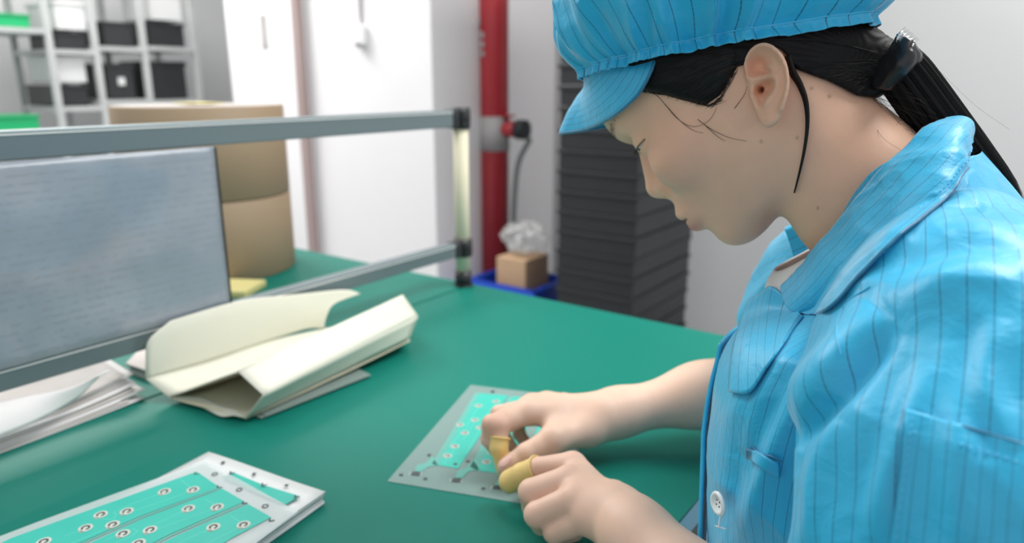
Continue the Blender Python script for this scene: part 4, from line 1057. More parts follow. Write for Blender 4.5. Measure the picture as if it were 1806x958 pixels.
nu, nv = Gc.shape[:2]; idx = np.arange(nu*nv).reshape(nu, nv); Fq = np.stack([idx[:-1, :-1], idx[1:, :-1], idx[1:, 1:], idx[:-1, 1:]], -1).reshape(-1, 4)
o_ = clip_mesh('clip_shell', Gc.reshape(-1, 3), Fq, clipm); sm = o_.modifiers.new('thickness', 'SOLIDIFY'); sm.thickness = .005; sm.offset = 0
for i in range(5):
    p0 = cp(1587+i*5.2, 60+i*4.6, .547); mb = MB(); mb.cyl(p0+np.array([0, -.004, -.001]), p0+np.array([.001, .012, .004]), .0011, n=10); mb.cyl(p0+np.array([0, -.004, -.001]), p0+np.array([-.001, -.003, -.006]), .0010, n=10)
    clip_mesh('clip_tooth', mb.v, mb.f, steel)
mb = MB(); mb.cyl(cp(1612, 96, .546), cp(1614, 104, .566), .0045, n=16); clip_mesh('clip_hinge', mb.v, mb.f, clipm)

# ---------------------------------------------------------------- cap
pA, _ = cast(BV_head, 1165, 90); pB, _ = cast(BV_head, 1415, 46)
sA = np.array([(pA-EO)@hx, pA[2]-EO[2]]); sB = np.array([(pB-EO)@hx, pB[2]-EO[2]])
dv = (sB-sA)/np.linalg.norm(sB-sA); e1 = -(dv[0]*hx+dv[1]*_Z)                     # along the band, towards the face
e3 = -dv[1]*hx+dv[0]*_Z; e2 = hl                                                  # e3 = up through the crown
mid = H2W(np.array([.028, 0, .10])); s0_ = np.array([(mid-EO)@hx, mid[2]-EO[2]]); tline = (s0_-sA)@dv; s0_ = sA+dv*tline
Cc = EO+s0_[0]*hx+s0_[1]*_Z
NPH = 720; ph = np.linspace(0, 2*math.pi, NPH, endpoint=False)                   # 0 = front
rb = []
for q_ in ph:
    d = e1*math.cos(q_)-e2*math.sin(q_); h = BV_head.ray_cast(Vector(Cc), Vector(d)); h2 = BV_hair.ray_cast(Vector(Cc+d*.20), Vector(-d)); r1_ = h[3] if h[0] is not None else np.nan
    if h2[0] is not None and .20-h2[3] > .04: r1_ = max(r1_ if np.isfinite(r1_) else 0, min(.20-h2[3], (r1_ if np.isfinite(r1_) else .1)+.02)-.005)
    rb.append(r1_)
rb = np.array(rb); ok = np.isfinite(rb); rb = np.interp(np.arange(NPH), np.arange(NPH)[ok], rb[ok])
kern = np.hanning(61); kern /= kern.sum(); rb = np.convolve(np.concatenate([rb[-60:], rb, rb[:60]]), kern, 'same')[60:-60]
print('cap', Cc, rb[0], rb[180], rb[360], 'front px', to_px(Cc+e1*(rb[0]+.01)), 'back', to_px(Cc-e1*(rb[360]+.008)))
front = np.clip(np.cos(ph), 0, 1)
CAPX = .0095+.001*front**2
prof = np.array([[0, .003, -.0070], [.03, -.0005, -.0015], [.055, -.0020, .0015], [.085, .004, .0055], [.13, .013, .014], [.22, .022, .030], [.36, .027, .050], [.52, .022, .072], [.68, .002, .095], [.84, -.035, .110], [1, -.095, .116]])
s_ = np.linspace(0, 1, 150)
rofs = np.interp(s_, prof[:, 0], prof[:, 1]); hofs = np.interp(s_, prof[:, 0], prof[:, 2])
kn = np.hanning(9); kn /= kn.sum(); rofs = np.convolve(np.pad(rofs, 4, 'edge'), kn, 'valid'); hofs = np.convolve(np.pad(hofs, 4, 'edge'), kn, 'valid')
PH, S_ = np.meshgrid(ph, s_, indexing='ij')
per = .095
cyl_ = np.stack([np.cos(PH)*per, np.sin(PH)*per, S_*.16], -1)
g1 = ridged(cyl_*np.array([75, 75, 12])); g2 = ridged(cyl_*np.array([32, 32, 9])+5, .5); g3 = perlin(cyl_*np.array([14, 14, 10])+9)
A1 = .0034*np.exp(-((S_-.045)/.07)**2)+.0009*np.exp(-S_/.25); A2 = .0125*np.exp(-((S_-.16)/.16)**2)+.0045*np.exp(-((S_-.4)/.3)**2); A3 = .013*np.clip(S_*5, 0, 1)*np.clip((1-S_)*3, 0, 1)
disp = A1*(g1-.3)*1.2+A2*(g2-.35)*1.3+A3*g3+.0011*np.exp(-((S_-.0)/.03)**2)*np.sin(PH*88+4*np.sin(PH*7))
rofs = rofs*1.0; FR_ = (1-.6*front**2)[:, None]
rtot = np.maximum((rb+CAPX)[:, None]*(1-np.clip((S_-.6)/.4, 0, 1)**2.2)*1+rofs[None]*FR_*np.clip((1-S_)/.4, 0, 1)+disp*(.6+.4*FR_), .0005)
hz_ = hofs[None]+.006*np.cos(PH)*0+.0015*g3*np.clip(S_*8, 0, 1)+.0012*np.exp(-(S_/.03)**2)*g1
G = Cc+rtot[..., None]*(np.cos(PH)[..., None]*e1-np.sin(PH)[..., None]*e2)+hz_[..., None]*e3
uvc = np.stack([PH*.105+.10*S_**2*np.sign(np.sin(PH)), S_*.16], -1)
cap = empty('work_cap', tuple(Cc)); put(cap, woman); cap.location = Vector(Cc)-woman.location; cap.matrix_parent_inverse = Matrix()
def kid(o, par, org): o.data.transform(Matrix.Translation(-Vector(org))); o.parent = par; return o
o_ = kid(grid_mesh('crown', G, M['capcloth'], None, uv=uvc, closed_u=True), cap, Cc)
o_.modifiers.new('thickness', 'SOLIDIFY').thickness = .0008
# elastic casing seam ridge
jb = 5; ring = G[:, 8]+.0006*e3; ring2 = np.vstack([ring, ring[:1]])
kid(tubes('elastic_seam', [ring2[::2]], [.0007], thread, None, 5), cap, Cc)
# bill
oute = [(1157, 97, .486), (1152, 118, .481), (1138, 148, .479), (1118, 175, .482), (1090, 199, .491), (1062, 216, .508), (1030, 229, .534), (1001, 234, .563)]
oe = np.array([W2H(ony(x, y, yy)) for x, y, yy in oute]); oe[-1, 1] = 0
oe = catmull(np.vstack([oe, (oe*np.array([1, -1, 1]))[::-1][1:]]), 80)
fi = np.linspace(-1, 1, 80); pend = W2H(pA)
ang = fi*math.radians(62)
root_ = []
for q_ in ang:
    kk = int(round((q_ % (2*math.pi))/(2*math.pi)*NPH)) % NPH; root_.append(Cc+(e1*math.cos(q_)+e2*math.sin(q_))*(rb[(-kk) % NPH]+CAPX[kk]+.0005)+e3*-.0035)
root_ = W2H(np.array(root_))
vv = np.linspace(0, 1, 30)[None, :, None]; BG = root_[:, None]*(1-vv)+oe[:, None]*vv
bul = (np.sin(vv[..., 0]*math.pi)*.0050)*(np.cos(fi*1.4)[:, None]**1)
BG[..., 0] += bul; BG[..., 2] += bul*.6; BG = BG+(.0006*ridged(BG*55))[..., None]
BW = H2W(BG); uvb = np.stack([np.broadcast_to(vv[..., 0]*.062, BG.shape[:2])+.004*np.abs(fi)[:, None]*0+.02*(fi[:, None]*.5)**2, np.broadcast_to(fi[:, None]*.1, BG.shape[:2])], -1)
kid(grid_mesh('bill', BW, M['billcloth'], None, uv=uvb, thick=.0022, thick_off=0), cap, Cc)
kid(tubes('bill_stitching', [BW[:, 25]+(-np.array(_fw))*.0012], [.00022], mat('stitch_dark', (.01, .12, .28), .5), None, 4), cap, Cc)
kid(tubes('bill_binding', [BW[:, 29]], [.0014], M['billcloth'], None, 6), cap, Cc)
# ---------------------------------------------------------------- work coat
WL = np.array(woman.location)
coat = empty('work_coat', tuple(WL)); coat.parent = woman; coat.location = (0, 0, 0)
def wk(o, par=None):
    """parent a mesh built in room coordinates under a child of the woman"""
    o.data.transform(Matrix.Translation(-Vector(WL))); o.parent = par or coat; return o
def poly2(px, py, line):
    """signed pixel distance to a polyline (positive on its right-hand side) and position along it"""
    best = np.full(px.shape, 1e9); sg = np.zeros(px.shape); al = np.zeros(px.shape); L = 0; n = len(line)-1
    for i in range(n):
        (x0, y0), (x1, y1) = line[i], line[i+1]; ex, ey = x1-x0, y1-y0; l2 = ex*ex+ey*ey; t = np.clip(((px-x0)*ex+(py-y0)*ey)/l2, 0, 1)
        dx, dy = px-x0-t*ex, py-y0-t*ey; d = np.hypot(dx, dy); m = d < best; best = np.where(m, d, best); sg = np.where(m, np.sign(ex*(py-y0)-ey*(px-x0)), sg); al = np.where(m, (i+t)/n, al)
    return best*sg, al
def folds(G, N, specs):
    """push a cloth grid in and out along drawn fold lines; each spec: line, height (m), width (px), kind"""
    px, py, z = to_px(G); facing = ((G-cam_pos)*N).sum(-1) < 0.02; off = np.zeros(px.shape)
    for line, amp, wdt, kind in specs:
        ln_ = catmull([(x, y, 0) for x, y in line], 16)[:, :2]; d, al = poly2(px, py, ln_); fade = np.sin(np.clip(al, 0, 1)*math.pi)**.7; inside = (al > 0) & (al < 1)
        if kind == 'ridge': f = np.exp(-(d/wdt)**2)
        elif kind == 'lip': f = np.exp(-((d-wdt*.55)/wdt)**2)-1.1*np.exp(-((d+wdt*.75)/(wdt*.6))**2)
        else: f = np.exp(-(d/wdt)**2)-.6*np.exp(-((d-1.6*wdt)/wdt)**2)
        off += amp*f*fade*inside*facing
    return G+N*off[..., None]
def outward(G, C_, closed=True):
    N = smooth_normals(G, closed); s = np.sign(((G-C_)*N).sum(-1).mean()); return N*s
def wrinkle(G, N, sc_, amp, seed=0, aniso=(1, 1, 1)):
    return G+N*((ridged(G*np.array(aniso)*sc_+seed, .7)-.45)*amp)[..., None]

# trunk of the coat
NR = 420
tz = np.array([.50, .66, .75, .84, .90, .95, .99, 1.025, 1.058, 1.085])
txc = np.array([-.050, -.056, -.062, -.066, -.065, -.058, -.050, -.046, -.054, -.068])
trx = np.array([.115, .105, .101, .103, .107, .108, .098, .068, .050, .040])
try_ = np.array([.185, .172, .168, .170, .176, .178, .168, .136, .092, .066])
T_ = catmull(np.stack([tz, txc, trx, try_], 1), 260)
PHI, K_ = np.meshgrid(np.linspace(0, 2*math.pi, NR, endpoint=False), np.arange(260), indexing='ij')
Tz, Tx, Rx, Ry = [T_[K_, i] for i in range(4)]
cph, sph = np.cos(PHI), np.sin(PHI); pw = 2/2.25
G = np.stack([Tx-np.sign(cph)*np.abs(cph)**pw*Rx, .563-np.sign(sph)*np.abs(sph)**pw*Ry, Tz], -1)
# neckline falls towards the front
frontw = np.clip(cph, 0, 1)**1.5; kk = K_/259.
G[..., 2] -= np.clip((G[..., 2]-.93), 0, 1)*frontw*.52
G[..., 2] -= .10*np.clip(np.abs(G[..., 1]-.563)-.06, 0, .2)*np.clip((Tz-.98)/.06, 0, 1)*3
cenT = np.stack([Tx, 0*Tx+.563, Tz], -1); N = outward(G, cenT)
G = wrinkle(G, N, 7, .005, 2, (1, 1, .5)); G = wrinkle(G, N, 22, .0011, 5)
TF = [([(1440, 560), (1380, 640), (1320, 720), (1290, 800)], .004, 26, 'ridge'), ([(1470, 620), (1400, 720), (1340, 860), (1310, 960)], .005, 22, 'wave'),
      ([(1390, 600), (1330, 690), (1300, 780), (1290, 900)], -.003, 16, 'ridge')]
G = folds(G, N, TF)
uvt = np.stack([PHI*.150, Tz], -1)
torso = wk(grid_mesh('coat_body', G, M['cloth'], None, uv=uvt, closed_u=True)); torso.modifiers.new('thickness', 'SOLIDIFY').thickness = .0009
idx = np.arange(G.shape[0]*G.shape[1]).reshape(G.shape[:2]); idx = np.vstack([idx, idx[:1]])
BV_t = BVHTree.FromPolygons(G.reshape(-1, 3).tolist(), np.stack([idx[:-1, :-1], idx[1:, :-1], idx[1:, 1:], idx[:-1, 1:]], -1).reshape(-1, 4).tolist())
GT = G
def sleeve(name, cl, rr, n_a, n_l, fr_dir, specs, seed, wr=(.0050, .0011), uvw=.078):
    C_ = catmull(cl, n_l); R_ = catmull(np.array(rr), n_l); T = np.gradient(C_, axis=0); T /= np.linalg.norm(T, axis=1)[:, None]
    A = np.array(fr_dir, float)[None]-T*(T@np.array(fr_dir, float))[:, None]; A /= np.linalg.norm(A, axis=1)[:, None]; B = np.cross(T, A)
    q = np.linspace(0, 2*math.pi, n_a, endpoint=False)[:, None]
    G = C_[None]+A[None]*(np.cos(q)*R_[None, :, 0])[..., None]+B[None]*(np.sin(q)*R_[None, :, 1])[..., None]
    N = outward(G, C_[None]); G = wrinkle(G, N, 8.5, wr[0], seed); G = wrinkle(G, N, 24, wr[1], seed+3); G0 = G
    G = folds(G, N, specs); ln = np.concatenate([[0], np.cumsum(np.linalg.norm(np.diff(C_, axis=0), axis=1))])
    uv = np.stack([np.broadcast_to(q*uvw, G.shape[:2]), np.broadcast_to(ln[None], G.shape[:2])], -1)
    o = wk(grid_mesh(name, G, M['cloth'], None, uv=uv, closed_u=True)); o.modifiers.new('thickness', 'SOLIDIFY').thickness = .0009
    idx = np.arange(G.shape[0]*G.shape[1]).reshape(G.shape[:2]); idx = np.vstack([idx, idx[:1]])
    bv = BVHTree.FromPolygons(G.reshape(-1, 3).tolist(), np.stack([idx[:-1, :-1], idx[1:, :-1], idx[1:, 1:], idx[:-1, 1:]], -1).reshape(-1, 4).tolist())
    return o, bv, G
NF = [([(1562, 556), (1520, 608), (1470, 664), (1415, 722), (1372, 770)], .0075, 34, 'lip'),
      ([(1545, 470), (1600, 430), (1690, 402), (1806, 420)], .0050, 22, 'wave'), ([(1500, 520), (1560, 440), (1640, 380), (1730, 350), (1830, 372)], .0045, 18, 'wave'),
      ([(1580, 560), (1640, 510), (1720, 480), (1806, 500)], .0055, 34, 'ridge'), ([(1640, 640), (1600, 740), (1560, 860), (1540, 958)], .0035, 26, 'wave'),
      ([(1680, 600), (1700, 720), (1690, 860), (1710, 958)], .004, 34, 'ridge'), ([(1480, 740), (1440, 830), (1425, 958)], .004, 24, 'wave'), ([(1760, 560), (1740, 680), (1790, 800)], .004, 26, 'wave')]
ne = np.array(na['elbow'], float)
cl = [(-.030, .515, 1.018), (-.018, .468, 1.008), (-.004, .420, .988), (.006, .382, .945), (.012, .360, .880), (.012, .350, .81), (.008, .346, .745)]
rr = [(.040, .050), (.066, .060), (.082, .076), (.087, .082), (.084, .080), (.078, .076), (.074, .072)]
sl_near, BV_s, GS = sleeve('sleeve', cl, rr, 420, 420, (-1, 0, 0), NF, 11)
FF = [([(1380, 470), (1340, 520), (1310, 580)], .004, 14, 'wave'), ([(1330, 500), (1300, 560), (1280, 610)], .003, 12, 'wave')]
clf = [(-.060, .60, 1.005), (-.085, .645, .992), (-.115, .690, .968), (-.145, .728, .938), (-.165, .752, .905), (-.178, .765, .872), (-.186, .770, .848)]
rf = [(.040, .045), (.052, .050), (.060, .058), (.063, .062), (.062, .060), (.058, .056), (.054, .054)]
sl_far, BV_f, GF = sleeve('sleeve', clf, rf, 240, 240, (-1, 0, 0), FF, 31)
# hems
for Gs_, par in ((GS, sl_near), (GF, sl_far)):
    r_ = np.vstack([Gs_[:, -1], Gs_[:1, -1]]); o = tubes('hem', [r_[::4]], [.0016], M['cloth'], None, 6); wk(o, par)
    r_ = np.vstack([Gs_[:, -22], Gs_[:1, -22]])

def patch(name, quad, nu, nv, bvs, off, m, par, uvs=(.2, .2), th=.0008, rough=0, back=None):
    """cloth piece lying on the coat: grid between four photo corners dropped on the cloth"""
    q = [np.array(p, float) for p in quad]; G = np.zeros((nu, nv, 3)); last = None
    for i in range(nu):
        for j in range(nv):
            u, v = i/(nu-1), j/(nv-1); p = (q[0]*(1-u)+q[1]*u)*(1-v)+(q[3]*(1-u)+q[2]*u)*v; best = None
            for bv in bvs:
                h, n = cast(bv, *p)
                if h is not None and (best is None or (h-cam_pos)@_fw < (best[0]-cam_pos)@_fw): best = (h, n)
            if best is None: G[i, j] = last if last is not None else np.nan; continue
            n = best[1] if (best[1]@(best[0]-cam_pos)) < 0 else -best[1]; G[i, j] = best[0]+n*(off+rough*math.sin(u*9+v*4)); last = G[i, j]
    U, V = np.meshgrid(np.linspace(0, uvs[0], nu), np.linspace(0, uvs[1], nv), indexing='ij')
    return wk(grid_mesh(name, G, m, None, uv=np.stack([U, V], -1), thick=th), par), G
def stitches(name, pts, bvs, par, m=thread, r=.0005, off=.0012, dash=True):
    ps = []
    for x, y, _ in catmull([(x, y, 0) for x, y in pts], 60):
        best = None
        for bv in bvs:
            h, n = cast(bv, x, y)
            if h is not None and (best is None or (h-cam_pos)@_fw < (best-cam_pos)@_fw): best = h
        if best is not None: ps.append(best-_fw*off)
    if len(ps) < 4: return
    segs = [np.array(ps[i:i+3]) for i in range(0, len(ps)-3, 4)] if dash else [np.array(ps)]
    return wk(tubes(name, segs, [r]*len(segs), m, None, 5), par)
# sleeve pen pocket
pk, GP = patch('sleeve_pocket', [(1598, 724), (1860, 800), (1850, 1050), (1566, 1010)], 50, 50, [BV_s], .0016, M['cloth'], sl_near, (.088, .1), rough=.0006)
stitches('stitching', [(1604, 760), (1690, 782), (1806, 818)], [BV_s], pk, off=.0028)
stitches('stitching', [(1603, 732), (1590, 830), (1574, 950)], [BV_s], pk, off=.0028)
stitches('pocket_edge', [(1598, 723), (1700, 752), (1850, 797)], [BV_s], pk, M['cloth'], .0006, .0020, False)
# shoulder seam
stitches('shoulder_seam', [(1532, 505), (1490, 535), (1474, 580), (1482, 625)], [BV_s, BV_t], sl_near, thread, .0004, .0008, False)

# placket strip and its under edge
def strip_on_torso(name, phis, w0, w1, z0, z1, off, par, uvx):
    zz = np.linspace(z0, z1, 120); rows = []
    for z in zz:
        row = []
        for f_ in np.linspace(w0, w1, 14):
            f_ = f_+.46*np.clip((.93-z)/.15, 0, 1)**1.2
            ci = int(round((f_ % (2*math.pi))/(2*math.pi)*NR)) % NR; colz = GT[ci, :, 2]; j = np.argmin(np.abs(colz-z)); row.append(GT[ci, j])
        rows.append(row)
    G = np.array(rows).transpose(1, 0, 2)
    for _ in range(3): G[:, 1:-1] = (G[:, :-2]+G[:, 1:-1]*2+G[:, 2:])/4
    N = smooth_normals(G); N *= np.sign((N*np.array([-1, -.3, 0])).sum(-1).mean())
    G = G+N*(off+.0012*np.sin(np.linspace(0, 30, 120)+.7)[None, :, None]*.6)
    U, V = np.meshgrid(np.linspace(0, uvx, 14), zz, indexing='ij'); return wk(grid_mesh(name, G, M['cloth'], None, uv=np.stack([U, V], -1), thick=.003), par), G
plk, GPK = strip_on_torso('placket', None, -.06, .24, .52, .935, .0050, coat, .03)
_h = GPK[-2]; 
wk(tubes('placket_stitching', [GPK[11][i:i+2]+np.array([-.0012, -.0006, 0]) for i in range(0, 118, 3)], [.0004]*40, thread, None, 4), plk)
# buttons
whitep = mat('white_button', (.80, .84, .86), .22, spec=.6)
def button(c, n, r, par):
    n = np.array(n, float); n /= np.linalg.norm(n); x = np.cross(n, [0, 0, 1.]); x /= np.linalg.norm(x); y = np.cross(n, x)
    prof = [(0, .0010), (r*.55, .0010), (r*.68, .0022), (r*.88, .0025), (r, .0014), (r*.97, 0), (0, 0)]; V = []; F_ = []; nn = 28
    for k_ in range(nn):
        q = 2*math.pi*k_/nn
        for rr_i, h in prof: V.append(c+x*math.cos(q)*rr_i+y*math.sin(q)*rr_i+n*(h))
    for k_ in range(nn):
        j = (k_+1) % nn
        for a_ in range(len(prof)-1): F_.append([k_*7+a_, j*7+a_, j*7+a_+1, k_*7+a_+1])
    o = wk(mesh_obj('button', np.array(V), F_, whitep, None, True), par)
    hol = MB()
    for sx_, sy_ in ((-1, -1), (1, -1), (-1, 1), (1, 1)):
        p = c+x*sx_*r*.2+y*sy_*r*.2+n*.00115; hol.cyl(p-n*.0002, p, .0006, n=10)
    h = hol.build('button_hole', M['dark'], None); wk(h, o); return o
bh, bn = cast(BV_t, 1292, 884)
if bh is None: bh = ony(1271, 887, .545)
print('button', bh)
bnn = np.array([-.62, -.78, .02])
button(bh+bnn*.0095, bnn, .0078, plk)
b2 = ony(1293, 618, .556); button(b2+np.array([-.005, -.002, .002]), (-.93, -.28, .25), .0085, plk)
wk(tubes('button_thread', [np.array([bh+bnn*.008+np.array([0, 0, -.008]), bh+bnn*.0085+np.array([0, 0, -.017])]), np.array([bh+bnn*.008+np.array([-.003, 0, -.018]), bh+bnn*.008+np.array([.004, 0, -.0175])])], [.0006, .0005], whitep, None, 5), plk)
# pen loop on the chest
lp, GL = patch('pen_loop', [(1322, 788), (1374, 812), (1376, 840), (1322, 806)], 20, 8, [BV_t, BV_s], .0025, M['cloth'], coat, (.002, .03), rough=.0003, th=.0016)
stitches('loop_fold', [(1322, 786), (1340, 798), (1358, 803), (1375, 812)], [BV_t, BV_s], lp, M['cloth'], .0007, .0035, False)

# collar
K0 = [(1376, 504, .512), (1410, 470, .497), (1452, 424, .489), (1510, 358, .486), (1560, 296, .491), (1608, 248, .505), (1645, 220, .527), (1668, 211, .556)]
E0_ = [(1441, 553, .476), (1470, 535, .466), (1516, 484, .452), (1570, 430, .446), (1625, 385, .447), (1678, 338, .458), (1701, 296, .486), (1703, 268, .545)]
Kp = np.array([ony(*p) for p in K0]); Ep = np.array([ony(*p) for p in E0_]); Kp[-1, 1] = .563; Ep[-1, 1] = .563
mir = lambda P: np.stack([P[:, 0], 1.126-P[:, 1], P[:, 2]], 1)
Kc = catmull(np.vstack([Kp, mir(Kp)[::-1][1:]]), 300); Ec = catmull(np.vstack([Ep, mir(Ep)[::-1][1:]]), 300)
axisN = np.array([-.085, .563, 1.04])
def near_cast(p, bvs):
    best = None
    for bv in bvs:
        h, n = cast(bv, *p)
        if h is not None and (best is None or (h-cam_pos)@_fw < (best-cam_pos)@_fw): best = h
    return best
def lift(G, bvs, gap, smooth=3, facing=None):
    """move cloth points that would sink into the coat out in front of it"""
    X, Y, Zc = to_px(G); mv = np.zeros(G.shape[:2])
    for i in range(G.shape[0]):
        for j in range(G.shape[1]):
            if facing is not None and not facing[i]: continue
            h = near_cast((X[i, j], Y[i, j]), bvs)
            if h is None: continue
            dz = Zc[i, j]-((h-cam_pos)@_fw-gap)
            if dz > 0: mv[i, j] = dz/Zc[i, j]
    for _ in range(smooth):
        m2_ = mv.copy(); m2_[1:-1] = (mv[:-2]+mv[1:-1]*2+mv[2:])/4; mv = np.maximum(m2_, 0); m2_ = mv.copy(); m2_[:, 1:-1] = (mv[:, :-2]+mv[:, 1:-1]*2+mv[:, 2:])/4; mv = m2_
    return G-(G-cam_pos)*mv[..., None]
wf_ = np.clip((np.arange(300)-185)/114., 0, 1)[:, None]**1.5; Kc = Kc+wf_*np.array([-.034, .026, .016]); Ec = Ec+wf_*np.array([-.030, .006, .010])
outd = (Kc+Ec)/2-axisN; outd /= np.linalg.norm(outd, axis=1)[:, None]
nv_ = 60; v_ = np.linspace(0, 1, nv_)[None, :, None]
CG = Kc[:, None]*(1-v_)+Ec[:, None]*v_+outd[:, None]*(np.sin(v_*math.pi)*.010+.006*np.exp(-(v_/.1)**2)*0)
N = smooth_normals(CG); N *= np.sign((N*outd[:, None]).sum(-1).mean())
CG = wrinkle(CG, N, 13, .0030, 8); CG = wrinkle(CG, N, 40, .0007, 3)
NEARH = np.arange(300) < 135; CG = lift(CG, [BV_s, BV_t], .006, 6, NEARH); CG[:NEARH.sum(), -6:] -= 0*_fw
ed = np.exp(-((v_[..., 0]-.86)/.05)**2); CG = CG+N*((ridged(CG*np.array([60, 60, 60]))-.3)*.0012*ed)[..., None]
# stand inside, going down round the neck
Sc = Kc+ (axisN*np.array([1, 1, 0])+np.array([0, 0, 1])*(Kc[:, 2:3]) - Kc)*np.array([.10, .10, 0])+np.array([.008, 0, -.034])
st_ = np.linspace(0, 1, 16)[None, :, None]; SG = Sc[:, None]*(1-st_)+Kc[:, None]*st_+outd[:, None]*0+np.array([0, 0, 1.])*(.002*np.sin(st_*math.pi))
CGall = np.concatenate([SG[:, :-1], CG], 1)
U = np.concatenate([np.full(15, 0)-np.arange(15, 0, -1)*.002, np.linspace(0, .058, nv_)]); 
uvk = np.stack([np.broadcast_to(U[None], CGall.shape[:2]), np.broadcast_to(np.linspace(0, .5, 300)[:, None], CGall.shape[:2])], -1)
colr_ = wk(grid_mesh('collar', CGall, M['cloth'], None, uv=uvk, thick=.0012), coat)
wk(tubes('collar_edge', [CG[:, -1]], [.0010], M['cloth'], None, 6), colr_)
wk(tubes('collar_stitching', [CG[i:i+2, -8]+N[i:i+2, -8]*.0008 for i in range(0, 298, 3)], [.00035]*100, thread, None, 4), colr_)
# turned-out front corner below the collar
quad = [ony(1335, 527, .548), ony(1380, 505, .520), ony(1432, 556, .497), ony(1400, 600, .507), ony(1335, 690, .540), ony(1300, 690, .551)]
lapG = np.zeros((24, 24, 3)); t_ = np.linspace(0, 1, 24)
topc = catmull([quad[0], (quad[0]+quad[1])/2+np.array([0, 0, .001]), quad[1], quad[2]], 24); botc = catmull([quad[5], quad[4], (quad[4]+quad[3])/2, quad[3]], 24)
leftm = ony(1342, 600, .545)
for j in range(24):
    lapG[:, j] = topc*(1-t_[j])+botc*t_[j]
lapG[:, :, :] += (np.array([-.45, -.89, .1])*.006)*np.sin(np.linspace(0, math.pi, 24))[None, :, None]*np.linspace(1, .2, 24)[:, None, None]
lapG += np.array([-.0045, -.006, 0]); lapG = lift(lapG, [BV_s, BV_t], .006, 4)
U, V = np.meshgrid(np.linspace(0, .055, 24), np.linspace(0, .07, 24), indexing='ij')
wk(grid_mesh('lapel', lapG, M['cloth'], None, uv=np.stack([U, V], -1), thick=.0014), coat)

# white undershirt band at the throat
shirt = mottle(mat('white_shirt', (.72, .68, .68), .8), (.68, .64, .64), (.76, .73, .72), 30)
ring = closed_catmull([(-.040, .563, 1.072), (-.060, .508, 1.056), (-.104, .502, 1.022), (-.134, .524, .998), (-.149, .563, .990), (-.136, .602, .998), (-.104, .624, 1.022), (-.060, .618, 1.056)], 120)
rc = ring.mean(0); od_ = (ring-rc); od_[:, 2] = 0; od_ /= np.linalg.norm(od_, axis=1)[:, None]
SG = np.stack([ring+od_*(.0025*math.sin(v*3.14))+np.array([0, 0, -.018*v])+od_*.006*v*v for v in np.linspace(0, 1, 8)]+[ring+od_*(.006-.004*w)+np.array([0, 0, -.018-.02*w]) for w in np.linspace(.1, 1, 8)], 1)
us = wk(grid_mesh('undershirt', SG, shirt, None, closed_u=True, thick=.0016), woman)

# trousers and stool hidden mostly below the bench: seat and lap
tr = mat('dark_trousers', (.02, .022, .03), .7)
def legs_fn(P):
    d = None
    for s in (-1, 1):
        e = smin(cone(P, (-.02, .563+s*.09, .50), (-.38, .563+s*.11, .52), .085, .062), cone(P, (-.38, .563+s*.11, .52), (-.33, .563+s*.12, .08), .058, .040), .03)
        e = smin(e, cone(P, (-.33, .563+s*.12, .05), (-.45, .563+s*.12, .032), .038, .030), .02); d = e if d is None else smin(d, e, .03)
    return smin(d, ball(P, (-.01, .563, .53), (.13, .17, .10)), .05)
ax_, P_ = axes3((-.52, .33, .0), (.16, .80, .66), .008); V, Q = nets(legs_fn(P_), ax_); wk(mesh_obj('trousers', V, Q, tr, None, True), woman)
stool = empty('stool', (.0, .563, 0), 'round dark work stool under the woman beside the bench', 'stool')
MB().cyl((0, .563, .395), (0, .563, .432), .17, n=40).build('seat', M['dark'], stool, True)
MB().cyl((0, .563, .06), (0, .563, .40), .025).build('column', M['alu'], stool, True)
for i in range(5):
    q = 2*math.pi*i/5; MB().cyl((0, .563, .07), (.24*math.cos(q), .563+.24*math.sin(q), .03), .014, n=12).cyl((.24*math.cos(q), .563+.24*math.sin(q), .0), (.24*math.cos(q), .563+.24*math.sin(q), .05), .02, n=14).build('leg', M['alu'], stool, True)

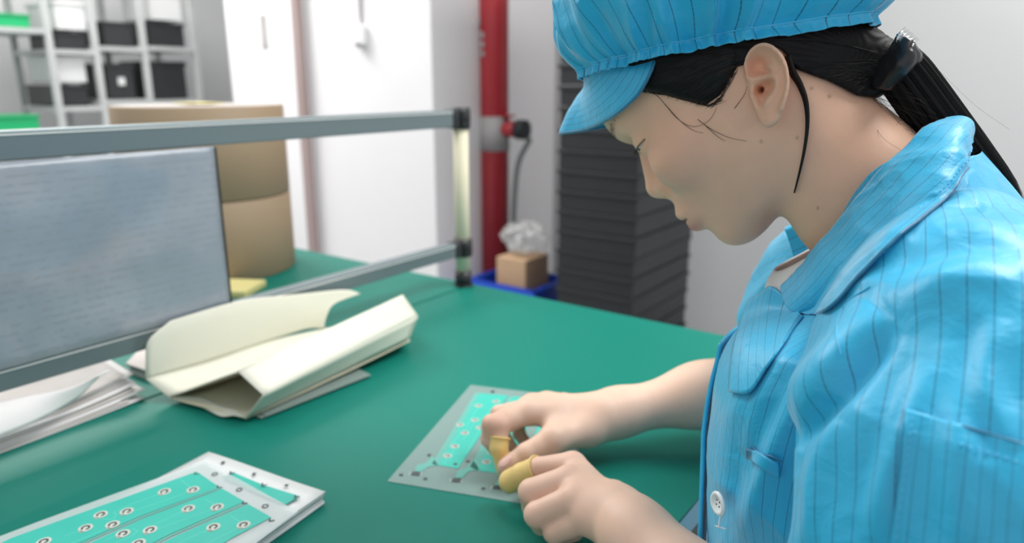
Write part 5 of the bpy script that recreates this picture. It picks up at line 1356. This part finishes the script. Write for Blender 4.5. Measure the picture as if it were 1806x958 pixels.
# ---------------------------------------------------------------- finger cots and nail
cotm = bump(mat('latex_cot', (.80, .58, .22), .42, spec=.45, Subsurface_Weight=.15, Subsurface_Scale=.01), 160, .25, .0012)
def cot(pts, rs, lo, hi, rim_at, rim_r, seed):
    def fn(P):
        d = chain(P, pts, rs, .002); 
        ax_ = (np.asarray(pts[1])-np.asarray(pts[0])); ax_ = ax_/np.linalg.norm(ax_); cut = -((P[0]-pts[0][0])*ax_[0]+(P[1]-pts[0][1])*ax_[1]+(P[2]-pts[0][2])*ax_[2]); d = smax(d, cut, .0008)
        x_, y_, z_ = P[0]-pts[0][0], P[1]-pts[0][1], P[2]-pts[0][2]; h = x_*ax_[0]+y_*ax_[1]+z_*ax_[2]; r = np.sqrt(np.maximum(x_*x_+y_*y_+z_*z_-h*h, 0)); t = np.sqrt((r-rim_r)**2+h*h)-.0011
        return smin(d, t, .0012)
    ax_, P_ = axes3(lo, hi, .0007); V, Q = nets(fn(P_), ax_); V = relax(V, Q, 1, .3); o = wk(mesh_obj('finger_cot', V, Q, cotm, None, True), woman); return o
def cot_on(f, t0, rs, seed):
    p = [np.array(q, float) for q in f]; a_ = p[0]*(1-t0)+p[1]*t0 if len(p) == 3 else p[0]
    pts = [a_]+p[1:]; al = np.array(pts); lo = al.min(0)-.016; hi = al.max(0)+.016
    return cot(pts, rs, lo, hi, 0, rs[0]+.0002, seed)
cot_on(f_['idx'][1:], .55, (.0096, .0090, .0080), 1)
cot_on(n_['idx'][1:], .05, (.0112, .0108, .0108), 4)
nailm = mat('nail', (.80, .50, .45), .22, spec=.6)
NG = np.zeros((14, 14, 3)); okn = True
for i, u in enumerate(np.linspace(-1, 1, 14)):
    for j, v in enumerate(np.linspace(-1, 1, 14)):
        m_ = math.sqrt(max(0, 1-.5*v*v)); x_, y_ = u*m_, v*math.sqrt(max(0, 1-.5*u*u)); px_ = 891+x_*9.5-y_*4.5; py_ = 815+y_*9.5+x_*-3
        h, n = cast(BV_far, px_, py_)
        if h is None: okn = False; break
        NG[i, j] = h-_fw*.0006*(1-.6*max(x_*x_, y_*y_))
if okn: wk(grid_mesh('thumb_nail', NG, nailm, None, thick=.0006), woman)
print('nail', okn)
